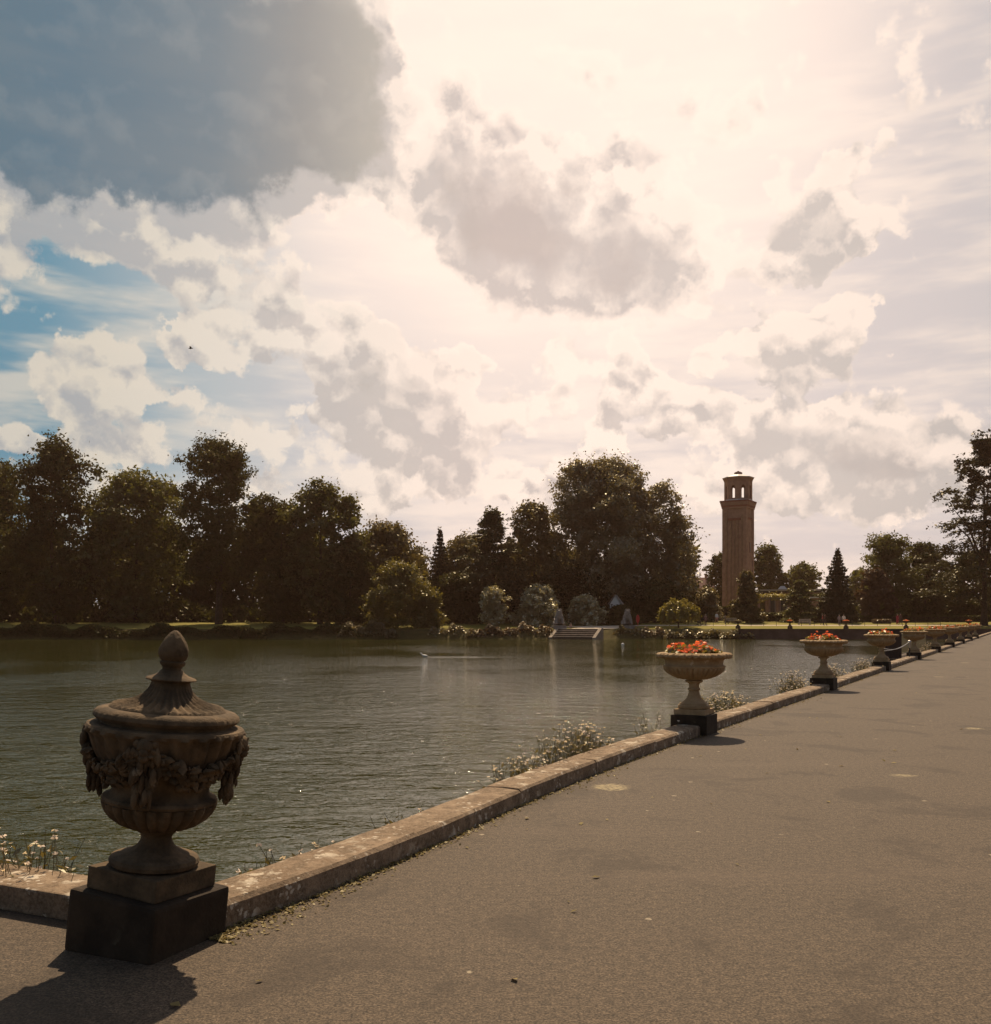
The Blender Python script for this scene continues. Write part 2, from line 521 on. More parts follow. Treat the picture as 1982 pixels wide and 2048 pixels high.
def asphalt_mat():
    m, T = new_mat('worn asphalt')
    co = T.n('ShaderNodeNewGeometry').outputs['Position']
    big = T.noise(co, .35, 4, .55)
    mid = T.noise(co, 2.6, 4, .6)
    grit = T.noise(co, 85.0, 3, .7)
    speck = T.vor(co, 60.0)
    clod = T.noise(co, 22.0, 4, .75)
    col = T.mix(T.remap(mid, .3, .7), (.060, .040, .023), (.090, .060, .035))
    col = T.mix(T.remap(big, .35, .65, 0, .55), col, (.108, .072, .045))
    col = T.mix(T.remap(clod, .35, .65), T.mix(.8, col, (.026, .017, .009)), T.mix(.34, col, (.29, .205, .13)))
    col = T.mix(T.remap(grit, .36, .66, 0, .75), T.mix(.75, col, (.016, .010, .006)), T.mix(.30, col, (.34, .26, .17)))
    col = T.mix(T.math('MULTIPLY', T.remap(speck, .16, .06), T.remap(T.noise(co, 30, 2), .52, .6)), col, (.30, .24, .18))
    patch = T.remap(T.noise(co, .9, 5, .65, dist=.6), .52, .62)
    col = T.mix(T.math('MULTIPLY', patch, .5), col, (.036, .024, .014))
    track = T.noise(T.vm('MULTIPLY', co, (.22, 1.6, 1)), .8, 3, .5)
    col = T.mix(T.remap(track, .55, .75, 0, .30), col, (.125, .088, .060))
    # flat pale lichen spots with ragged edges
    wob = T.vm('SCALE', T.noise(co, 9.0, 4, .65, 'Color'), .22)
    sp_ = T.vor(T.vm('ADD', co, wob), .62)
    keep = T.remap(T.noise(co, .9, 1), .50, .56)
    spots = T.math('MULTIPLY', T.remap(sp_, .135, .085), T.math('MULTIPLY', keep, T.remap(T.noise(co, 24, 3), .36, .56)))
    col = T.mix(T.math('MULTIPLY', spots, .8), col, (.36, .29, .155))
    sp2 = T.vor(T.vm('ADD', co, T.vm('SCALE', T.noise(co, 30.0, 3, .65, 'Color'), .05)), 3.1)
    col = T.mix(T.math('MULTIPLY', T.remap(sp2, .075, .05), T.remap(T.noise(co, 1.7, 1), .5, .56)), col, (.33, .27, .18))
    h = T.math('MULTIPLY_ADD', speck, .6, grit)
    return finish(m, T, pbsdf(T, col, .82, T.bump(h, .55, .006), spec=.3))
M['asphalt'] = asphalt_mat()

def water_mat():
    m, T = new_mat('pond water')
    co = T.n('ShaderNodeNewGeometry').outputs['Position']
    sp = T.n('ShaderNodeSeparateXYZ'); T.put(sp.inputs[0], co)
    far = T.remap(sp.outputs[1], 28, 80, 1.0, .33)
    calm = T.remap(T.noise(T.vm('MULTIPLY', co, (.07, .04, 0)), 1.0, 3, .5), .36, .56, .30, 1.0)
    amp = T.math('MULTIPLY', far, calm)
    st = T.vm('MULTIPLY', co, (.95, 1.35, 1))
    a = T.noise(st, .85, 2, .5, dist=.5)
    b = T.noise(st, 2.7, 3, .55, dist=.8)
    c = T.noise(st, 8.5, 2, .5)
    h = T.math('MULTIPLY', a, 1.25)
    h = T.math('MULTIPLY_ADD', b, .78, h)
    h = T.math('MULTIPLY_ADD', c, .17, h)
    h = T.math('MULTIPLY', h, amp)
    nrm = T.bump(h, 1.0, .14)
    b_ = T.n('ShaderNodeBsdfPrincipled')
    T.put(b_.inputs['Base Color'], (.038, .039, .010))
    b_.inputs['Roughness'].default_value = .04
    b_.inputs['IOR'].default_value = 1.333
    T.put(b_.inputs['Normal'], nrm)
    return finish(m, T, b_.outputs[0])
M['water'] = water_mat()

def ground_mat(name, c1, c2, c3):
    m, T = new_mat(name)
    co = T.n('ShaderNodeNewGeometry').outputs['Position']
    a = T.noise(co, .12, 4)
    b = T.noise(co, 1.5, 4, .7)
    col = T.mix(T.remap(a, .35, .65), c1, c2)
    col = T.mix(T.remap(b, .4, .7, 0, .5), col, c3)
    return finish(m, T, pbsdf(T, col, .95, T.bump(b, .5, .1), spec=.1))
M['grass'] = ground_mat('mown lawn', (.20, .175, .040), (.25, .21, .055), (.15, .14, .03))
M['bank'] = ground_mat('rough bank', (.07, .06, .02), (.10, .08, .028), (.045, .035, .015))
M['gravel'] = ground_mat('pale gravel', (.50, .42, .33), (.56, .47, .37), (.42, .35, .27))

# ------------------------------------------------------------------ the setting
KERB = [(-40, -19.0), (-10, -7.3), (0, -3.3), (3, -2.6), (4.2, -1.93), (4.9, -1.475), (5.2, -1.30), (5.7, -1.02), (6.3, -.71), (7.1, -.34), (8.1, .09), (9.26, .63), (10.8, 1.40), (13.39, 2.80), (160, 2.80 + .55 * 146.61)]
KY, KX = np.array([k[0] for k in KERB]), np.array([k[1] for k in KERB])
def kx(y): return float(np.interp(y, KY, KX))
def kpt(y):
    d = Vector((kx(y + .6) - kx(y - .6), 1.2, 0)).normalized()
    return Vector((kx(y), y, 0)), d, Vector((d.y, -d.x, 0))        # point on the kerb's front foot, along, towards the path

def sheet(name, pts, z, m, kind='structure'):
    bm = bmesh.new()
    bm.faces.new([bm.verts.new((x, y, z)) for x, y in pts])
    return tag(obj(name, bm, m), kind=kind)

WATER_Z = -1.2
LIDDED = Vector((-1.74, 4.86, 0))
front = [(kx(y), y) for y, _ in KERB]
d2_ = Vector((-.91, .41)).normalized()
pl = [(kx(y), y) for y in (160, 13.39, 10.8, 9.26, 8.1, 7.1, 6.3, 5.2)] + [(-1.69, 4.97), (-1.69 + d2_.x * 60, 4.97 + d2_.y * 60)]
sheet('path', pl + [(-60, -60), (120, -60), (260, 160)], 0.0, M['asphalt'])
sheet('water', [(-1500, -20), (110, -20), (110, 142), (-1500, 142)], WATER_Z, M['water'])
sheet('near_ground', [(-19.5, -3000), (3000, -3000), (3000, 170), (-19.5, 170)], -1.9, M['grass'])

def far_terrain():
    prof = [(138.6, -1.7), (140.2, -1.15), (141.2, -.45), (142.5, .20), (148, .48), (152, .64), (160, 1.02), (170, 1.2), (190, 1.25), (260, 1.25), (3000, 1.25)]
    xs = np.concatenate([[-3000, -800, -300], np.arange(-200, 201, 5), [300, 800, 3000]])
    V, Fq = [], []
    r = random.Random(3)
    for i, (y, z) in enumerate(prof):
        for x in xs:
            wob = (r.uniform(-.5, .5) if (i in (1, 2, 3) and x < 35) else 0)
            V.append((x, y + wob, z))
    n = len(xs)
    for i in range(len(prof) - 1):
        for k in range(n - 1):
            a = i * n + k
            Fq.append((a, a + 1, a + n + 1, a + n))
    me = quads_mesh('far_bank', np.array(V), np.array(Fq))
    o = link('far_bank', me, [M['bank'], M['grass']], smooth=True)
    mi = np.zeros(len(Fq), np.int32)
    for f in range(len(Fq)):
        i, k = divmod(f, n - 1)
        if i >= 3:
            mi[f] = 1
    me.polygons.foreach_set('material_index', mi)
    tag(o, kind='structure')
far_terrain()

def far_path():
    # the gravel walk along the far lawn, and the landing above the steps
    bm = bmesh.new()
    def zt(y): return float(np.interp(y, [142.5, 148, 152, 160, 170, 190], [.20, .48, .64, 1.02, 1.2, 1.25]))
    rows = []
    for x in np.arange(8, 140, 4.0):
        y0 = 151.2 + (0 if x > 24 else (24 - x) * -.35)
        rows.append([bm.verts.new((x, y, zt(y) + .03)) for y in (y0, y0 + 2.2)])
    for a, b in zip(rows[:-1], rows[1:]):
        bm.faces.new((a[0], b[0], b[1], a[1]))
    tag(obj('gravel_walk', bm, M['gravel']), kind='structure')
    bm = bmesh.new()
    vs = [bm.verts.new(p) for p in [(11.0, 142.6, .26), (17.6, 142.6, .26), (20.8, 148.0, .54), (13.5, 148.0, .54)]]
    bm.faces.new(vs)
    tag(obj('landing', bm, M['gravel']), kind='structure')
far_path()

# ------------------------------------------------------------------ kerb and pond wall along the path
BLOCK = .52
URN_STEP = 9.77
u0 = Vector((2.80, 13.75, 0))
udir = Vector((.55, 1, 0)).normalized()
URNS = [u0 + udir * URN_STEP * i for i in range(0, 9)]
block_ys = [LIDDED.y] + [u.y for u in URNS]

def kerb_wall():
    t = thing('kerb_wall', 'long low stone kerb with lichened coping between the asphalt path and the pond', 'kerb wall')
    W_, H_ = .35, .14
    # stations: stones of about 1.6 m, cut where an urn block stands
    y = -6.0
    cuts = []
    hb = .27 * .88
    stops = sorted(block_ys)
    spans = []
    prev = stops[0] + .10
    for s in stops[1:]:
        spans.append((prev, s - hb)); prev = s + hb
    spans.append((prev, 120.0))
    rr = random.Random(5)
    for a, b in spans:
        n = max(1, round((b - a) / 1.75))
        for k in range(n):
            y0, y1 = a + (b - a) * k / n, a + (b - a) * (k + 1) / n
            g = .002
            bm = bmesh.new()
            N = 8 if y1 < 25 else 2
            rows = []
            dz, dx = rr.uniform(-.006, .006), rr.uniform(-.006, .006)
            for i in range(N + 1):
                yy = y0 + g + (y1 - y0 - 2 * g) * i / N
                p, d, nn = kpt(yy)
                sec = []
                w = rr.uniform(-.004, .004)
                for (o_, z_) in ((0 + dx, 0.0), (0 + dx + w, H_ - .022 + dz), (-.022 + dx, H_ + dz + w), (-W_ * .5, H_ + dz + .006), (-W_ + .02, H_ + dz - w), (-W_, H_ - .03 + dz), (-W_, 0.0)):
                    q = p + nn * o_
                    sec.append(bm.verts.new((q.x, q.y, z_)))
                rows.append(sec)
            for i in range(N):
                for j in range(6):
                    bm.faces.new((rows[i][j], rows[i][j + 1], rows[i + 1][j + 1], rows[i + 1][j]))
            bm.faces.new(rows[0]); bm.faces.new(rows[-1][::-1])
            obj('coping_stone', bm, M['coping'], t)
    # the short return leaving the tall lidded urn to the left
    d2, a2 = Vector((-.91, .41, 0)).normalized(), Vector((.41, .91, 0)).normalized()
    for k in range(9):
        bm = bmesh.new()
        s0 = .27 + k * 1.6
        c = LIDDED + d2 * (s0 + .8) + a2 * (.235)
        box(bm, (c.x, c.y, .07), (1.592, .35, .14), math.atan2(d2.y, d2.x), .014)
        obj('coping_stone', bm, M['coping'], t)
    bm = bmesh.new()
    prevs = None
    for s0 in (-.3, 3, 9, 15, 60):
        b_ = LIDDED + d2 * s0
        sec = [bm.verts.new((*(b_ + a2 * o_).to_2d(), z_)) for o_, z_ in ((.02, -.3), (.02, -.006), (.42, -.006), (.43, -.2), (.85, -.32), (.87, -1.9))]
        if prevs:
            for j in range(5):
                bm.faces.new((prevs[j], prevs[j + 1], sec[j + 1], sec[j]))
        prevs = sec
    obj('retaining_wall', bm, M['wall_stone'], t)
    bm = bmesh.new()
    prevs = None
    for yy in list(np.arange(5, 16, 1.0)) + list(np.arange(16, 160, 4.0)):
        p, d, nn = kpt(yy)
        sec = [bm.verts.new((*(p + nn * o_).to_2d(), z_)) for o_, z_ in ((.02, -.3), (.02, -.006), (-.36, -.006), (-.37, -.2), (-.85, -.32), (-.87, -1.9))]
        if prevs:
            for j in range(5):
                bm.faces.new((prevs[j], prevs[j + 1], sec[j + 1], sec[j]))
        prevs = sec
    obj('retaining_wall', bm, M['wall_stone'], t)
kerb_wall()

# ------------------------------------------------------------------ urns
def gadroon(n, depth, rows):
    def f(t, i, r, z):
        if i in rows:
            return r * (1 + depth * (abs(math.cos(n * t / 2)) ** .7 - .6)), z
        return r, z
    return f

def make_planter():
    t = thing('flower_urn', 'x', 'urn', group='wide stone flower urns along the pond kerb')
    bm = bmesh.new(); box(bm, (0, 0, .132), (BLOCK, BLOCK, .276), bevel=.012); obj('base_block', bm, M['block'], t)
    bm = bmesh.new(); box(bm, (0, 0, .308), (.445, .445, .074), bevel=.006); obj('plinth', bm, M['urn'], t)
    bm = bmesh.new()
    prof = [(.21, .345), (.222, .356), (.226, .375), (.222, .394), (.208, .405), (.203, .408), (.203, .420), (.185, .426), (.150, .450), (.118, .480), (.095, .515), (.080, .555), (.072, .595), (.074, .603), (.088, .612), (.090, .622), (.086, .631), (.073, .638),
            (.070, .655), (.072, .690), (.085, .705), (.112, .716), (.124, .728), (.122, .742), (.10, .752), (.09, .755)]
    lathe(bm, prof, 48); obj('stem', bm, M['urn'], t, True)
    bm = bmesh.new()
    prof = [(.09, .752), (.17, .760), (.235, .777), (.300, .803), (.352, .835), (.392, .872), (.415, .905), (.424, .925)]
    lathe(bm, prof, 192, gadroon(36, .10, range(1, 7))); obj('bowl', bm, M['urn'], t, True)
    bm = bmesh.new()
    prof = [(.40, .922), (.428, .926), (.434, .940), (.430, .953), (.412, .958), (.404, .965), (.402, .985), (.406, 1.015), (.418, 1.040), (.44, 1.056)]
    lathe(bm, prof, 64, cap=False); obj('neck_band', bm, M['urn'], t, True)
    bm = bmesh.new()
    def scal(t_, i, r, z):
        k = abs(math.cos(18 * t_)) ** .6
        if i in (1, 2, 3, 4):
            return r * (1 + (.055 * (k - .8))), z + ((.020 * (.8 - k)) if i in (1, 2) else (.014 * (k - .8) if i in (3, 4) else 0))
        return r, z
    prof = [(.43, 1.052), (.497, 1.060), (.524, 1.082), (.524, 1.108), (.500, 1.128), (.462, 1.135), (.440, 1.125), (.425, 1.095), (.42, 1.07), (.0, 1.075)]
    lathe(bm, prof[:-1], 240, scal, cap=False); obj('rim', bm, M['urn'], t, True)
    bm = bmesh.new(); lathe(bm, [(.422, 1.06), (.422, 1.088), (.25, 1.10), (.02, 1.105)], 32); obj('soil', bm, M['soil'], t)
    return t

def leaf_quads(C, N, size, rs, aspect=.55):
    n = len(C)
    N = N / np.maximum(np.linalg.norm(N, axis=1, keepdims=True), 1e-6)
    a = rs.normal(size=(n, 3))
    T_ = a - N * np.sum(a * N, axis=1, keepdims=True)
    T_ /= np.maximum(np.linalg.norm(T_, axis=1, keepdims=True), 1e-6)
    B = np.cross(N, T_)
    s = np.asarray(size).reshape(-1, 1)
    fold = N * s * .16
    V = np.stack([C - T_ * s, C + B * s * aspect + fold, C + T_ * s, C - B * s * aspect + fold], axis=1).reshape(-1, 3)
    Fq = np.arange(4 * n).reshape(-1, 4)
    return V, Fq

def urn_flowers(seed, detail=1.0):
    """a bed of red bedding plants that fills one urn"""
    rs = np.random.default_rng(seed)
    t = thing('bedding_plants', 'x', 'flowers', group='red bedding plants filling the flower urns')
    n = int(1000 * detail)
    th, rr = rs.uniform(0, 2 * PI, n), .395 * np.sqrt(rs.uniform(0, 1, n))
    hgt = (.115 + .06 * np.sin(th * 3 + seed) * (rr / .36) + .02 * rs.normal(size=n)) * (1.1 - .5 * (rr / .36) ** 2)
    z = 1.09 + hgt * rs.uniform(.15, 1.0, n)
    C = np.stack([rr * np.cos(th), rr * np.sin(th), z], 1)
    N = np.stack([np.cos(th) * .5, np.sin(th) * .5, np.ones(n)], 1) + rs.normal(size=(n, 3)) * .6
    V, Fq = leaf_quads(C, N, rs.uniform(.022, .045, n) / math.sqrt(detail), rs, .7)
    tag(link('foliage', quads_mesh('foliage', V, Fq), M['leaf_urn'], t), kind='stuff')
    nf = int(100 * max(detail, .6))
    for k in range(nf):
        a, r = rs.uniform(0, 2 * PI), .37 * math.sqrt(rs.uniform(.02, 1))
        c = np.array([r * math.cos(a), r * math.sin(a), 1.10 + (.155 + .06 * math.sin(a * 3 + seed)) * (1.1 - .5 * (r / .36) ** 2) * rs.uniform(.45, 1.05)])
        m = 7
        pa = np.arange(m) * 2 * PI / m + rs.uniform(0, 1)
        s = rs.uniform(.013, .025)
        tilt = rs.normal(size=3) * .5 + np.array([.4 * math.cos(a), .4 * math.sin(a), .5])
        dirs = np.stack([np.cos(pa), np.sin(pa), rs.uniform(-.2, .5, m)], 1)
        Cp = c + dirs * s * .8
        V, Fq = leaf_quads(Cp, dirs * .5 + tilt, np.full(m, s), rs, .75)
        link('flower', quads_mesh('flower', V, Fq), M['petal_red'], t)
    return t

planter = make_planter()
URN_LABELS = ['nearest wide flower urn, whole on its dark base block, standing in front of open water',
              'second flower urn along the kerb, with pale daisies at both sides of its base',
              'third flower urn along the kerb, in front of the dark timber screen',
              'fourth flower urn along the kerb, beside the pale slatted railing',
              'fifth flower urn along the kerb, behind the slatted railing at the photo edge',
              'sixth flower urn along the kerb, the one after the railing',
              'seventh flower urn along the kerb, small in the distance',
              'eighth flower urn along the kerb, very small in the distance',
              'farthest flower urn along the kerb at the far right']
BED_LABELS = ['red bedding plants in the nearest wide urn, spiky against the water',
              'red bedding plants in the second urn along the kerb',
              'red bedding plants in the third urn, in front of the far wall',
              'orange red bedding plants in the urn beside the slatted railing',
              'orange red bedding plants in the fifth urn along the kerb',
              'red bedding plants in the sixth urn along the kerb',
              'red bedding plants in the seventh urn along the kerb',
              'red bedding plants in the eighth urn along the kerb',
              'red bedding plants in the farthest urn along the kerb']
URN_RZ = -math.atan2(.55, 1.0)
for i, u in enumerate(URNS):
    o = planter if i == 0 else dup(planter)
    o.location = (u.x, u.y, 0)
    o.rotation_euler = (0, 0, URN_RZ)
    o['label'] = URN_LABELS[i]
    b = urn_flowers(11 + i, 1.0 if i < 2 else (.6 if i < 4 else .3))
    b.location = (u.x, u.y, 0)
    b['label'] = BED_LABELS[i]

def make_lidded():
    t = thing('lidded_urn', 'tall dark lidded stone urn with carved garlands and pine cone finial', 'urn')
    t.location = (LIDDED.x, LIDDED.y, -.03)
    t.rotation_euler = (Matrix.Rotation(R(5.3), 3, 'Y') @ Matrix.Rotation(-math.atan2(.43, 1.0), 3, 'Z')).to_euler()
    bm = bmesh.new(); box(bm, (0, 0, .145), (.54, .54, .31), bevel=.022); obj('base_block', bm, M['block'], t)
    bm = bmesh.new(); box(bm, (0, 0, .355), (.43, .43, .108), bevel=.008); obj('plinth', bm, M['urn_darkened'], t)
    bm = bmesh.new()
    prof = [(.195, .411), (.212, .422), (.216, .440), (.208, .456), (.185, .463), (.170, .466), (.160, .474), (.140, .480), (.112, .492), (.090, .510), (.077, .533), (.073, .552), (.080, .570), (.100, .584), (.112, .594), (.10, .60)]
    lathe(bm, prof, 56); obj('stem', bm, M['urn_darkened'], t, True)
    bm = bmesh.new()
    prof = [(.09, .592), (.140, .602), (.185, .622), (.222, .650), (.248, .682), (.262, .712), (.265, .730)]
    lathe(bm, prof, 168, gadroon(26, .12, range(1, 7))); obj('lower_bowl', bm, M['urn_darkened'], t, True)
    bm = bmesh.new()
    prof = [(.255, .728), (.272, .733), (.277, .746), (.270, .758), (.245, .766), (.232, .785), (.232, .82), (.252, .87), (.292, .925), (.330, .985), (.350, 1.035), (.360, 1.062), (.366, 1.072), (.378, 1.082), (.380, 1.096), (.372, 1.108), (.345, 1.114), (.322, 1.116)]
    def folds(t_, i, r, z):
        if 8 <= i <= 13:
            k = abs(math.sin(11 * t_ + .9 * math.sin(3 * t_))) ** .8
            return r * (1 + .055 * (k - .7)) + .006 * math.sin(29 * t_ + i), z
        return r, z
    lathe(bm, prof, 220, folds); obj('body', bm, M['urn_darkened'], t, True)
    lid = None
    bm = bmesh.new()
    prof = [(.314, 1.112), (.314, 1.134), (.336, 1.136), (.346, 1.152), (.342, 1.168), (.326, 1.182), (.300, 1.190), (.280, 1.191), (.272, 1.202), (.262, 1.206), (.215, 1.214), (.165, 1.233), (.128, 1.258), (.104, 1.286), (.094, 1.312), (.092, 1.326), (.100, 1.330), (.118, 1.334), (.122, 1.340), (.116, 1.346), (.085, 1.356), (.060, 1.372), (.052, 1.384)]
    def lmod(t_, i, r, z):
        if 9 <= i <= 14:
            return r, z + .006 * math.cos(34 * t_) * (1 if i < 12 else .6)
        if 3 <= i <= 5:
            return r * (1 + .010 * abs(math.cos(21 * t_))), z
        return r, z
    lathe(bm, prof, 204, lmod); lid = obj('lid', bm, M['urn_darkened'], t, True)
    bm = bmesh.new()
    prof = [(.046, 1.378), (.048, 1.40), (.060, 1.412), (.062, 1.424), (.054, 1.430), (.062, 1.440), (.070, 1.462), (.070, 1.485), (.060, 1.515), (.044, 1.545), (.024, 1.570), (.008, 1.582)]
    def cone(t_, i, r, z):
        if i >= 5:
            return r * (1 + .05 * math.sin(9 * t_ + i * 1.7)), z
        return r, z
    lathe(bm, prof, 72, cone); obj('finial', bm, M['urn_darkened'], lid, True)
    # carved garlands: swags of leaves and fruit hung between four masks
    rs = random.Random(21)
    def surf_r(z): return float(np.interp(z, [.766, .82, .87, .925, .985, 1.035, 1.075], [.245, .232, .252, .292, .330, .350, .366]))
    for q in range(4):
        a0 = q * PI / 2 + R(208)
        bm = bmesh.new()
        for k in range(190):
            s = rs.random()
            ang = a0 + s * PI / 2
            drop = 1 - (2 * s - 1) ** 2
            zc = 1.035 - .15 * drop + rs.uniform(-.050, .050) * (.6 + .6 * drop)
            rr_ = surf_r(zc) + .018 + rs.uniform(0, .032) * (.4 + .6 * drop)
            sz = rs.uniform(.013, .027)
            blob(bm, (rr_ * math.cos(ang), rr_ * math.sin(ang), zc), sz, 1, (rs.uniform(.4, 1.0), rs.uniform(.4, 1.0), rs.uniform(.8, 1.9)), Euler((rs.uniform(0, 6), rs.uniform(0, 6), ang)))
        obj('garland', bm, M['urn_darkened'], t, True)
        bm = bmesh.new()
        for k in range(90):                       # hanging tassel below each mask
            k = k / 3
            zc = 1.03 - .25 * (k / 29) + rs.uniform(-.012, .012)
            w = .085 * (1 - .45 * (k / 29) ** 2)
            rr_ = .372 + .010 * math.sin(k) - .045 * (k / 29) + rs.uniform(-.03, .012)
            ang = a0 + rs.uniform(-w, w) / .38
            blob(bm, (rr_ * math.cos(ang), rr_ * math.sin(ang), zc), rs.uniform(.014, .026), 1, (.7, .7, 1.7))
        tube(bm, [(.30 * math.cos(a0), .30 * math.sin(a0), 1.0), (.37 * math.cos(a0), .37 * math.sin(a0), .98)], [.05, .03], 8)
        obj('tassel', bm, M['urn_darkened'], t, True)
        bm = bmesh.new()
        for (dr, da, dz, s) in ((.365, 0, 1.050, .042), (.392, 0, 1.025, .022), (.365, .10, 1.06, .022), (.365, -.10, 1.06, .022), (.388, .05, 1.045, .014), (.388, -.05, 1.045, .014), (.385, 0, 1.000, .024)):
            blob(bm, (dr * math.cos(a0 + da), dr * math.sin(a0 + da), dz), s, 2)
        obj('mask', bm, M['urn_darkened'], t, True)
    return t
make_lidded()

# ------------------------------------------------------------------ trees
def env_round(t): return math.sin(PI * min(1, max(0, t)) ** .8) ** .6
def trunk_mesh(parent, H, hb, r, lobes, rs, nl=9):
    bm = bmesh.new()
    top = H * .82
    pts = [(0, 0, 0), (rs.normal() * .05 * r, 0, hb * .5), (rs.normal() * .3 * r, rs.normal() * .3 * r, hb), (rs.normal() * .6 * r, rs.normal() * .6 * r, (hb + top) / 2), (0, 0, top)]
    tube(bm, pts, [r * 1.35, r, r * .85, r * .5, r * .12], 8)
    for k in range(min(nl, len(lobes))):
        c = lobes[k]
        z0 = hb * .8 + (max(c[2], hb) - hb) * .45
        st = Vector((0, 0, min(z0, top)))
        md = (st + Vector(c)) / 2 + Vector((0, 0, .06 * H * (1 if c[2] > z0 else .2)))
        tube(bm, [st, md, Vector(c)], [r * .42, r * .26, r * .08], 6)
    return obj('trunk', bm, M['bark'], parent, True)

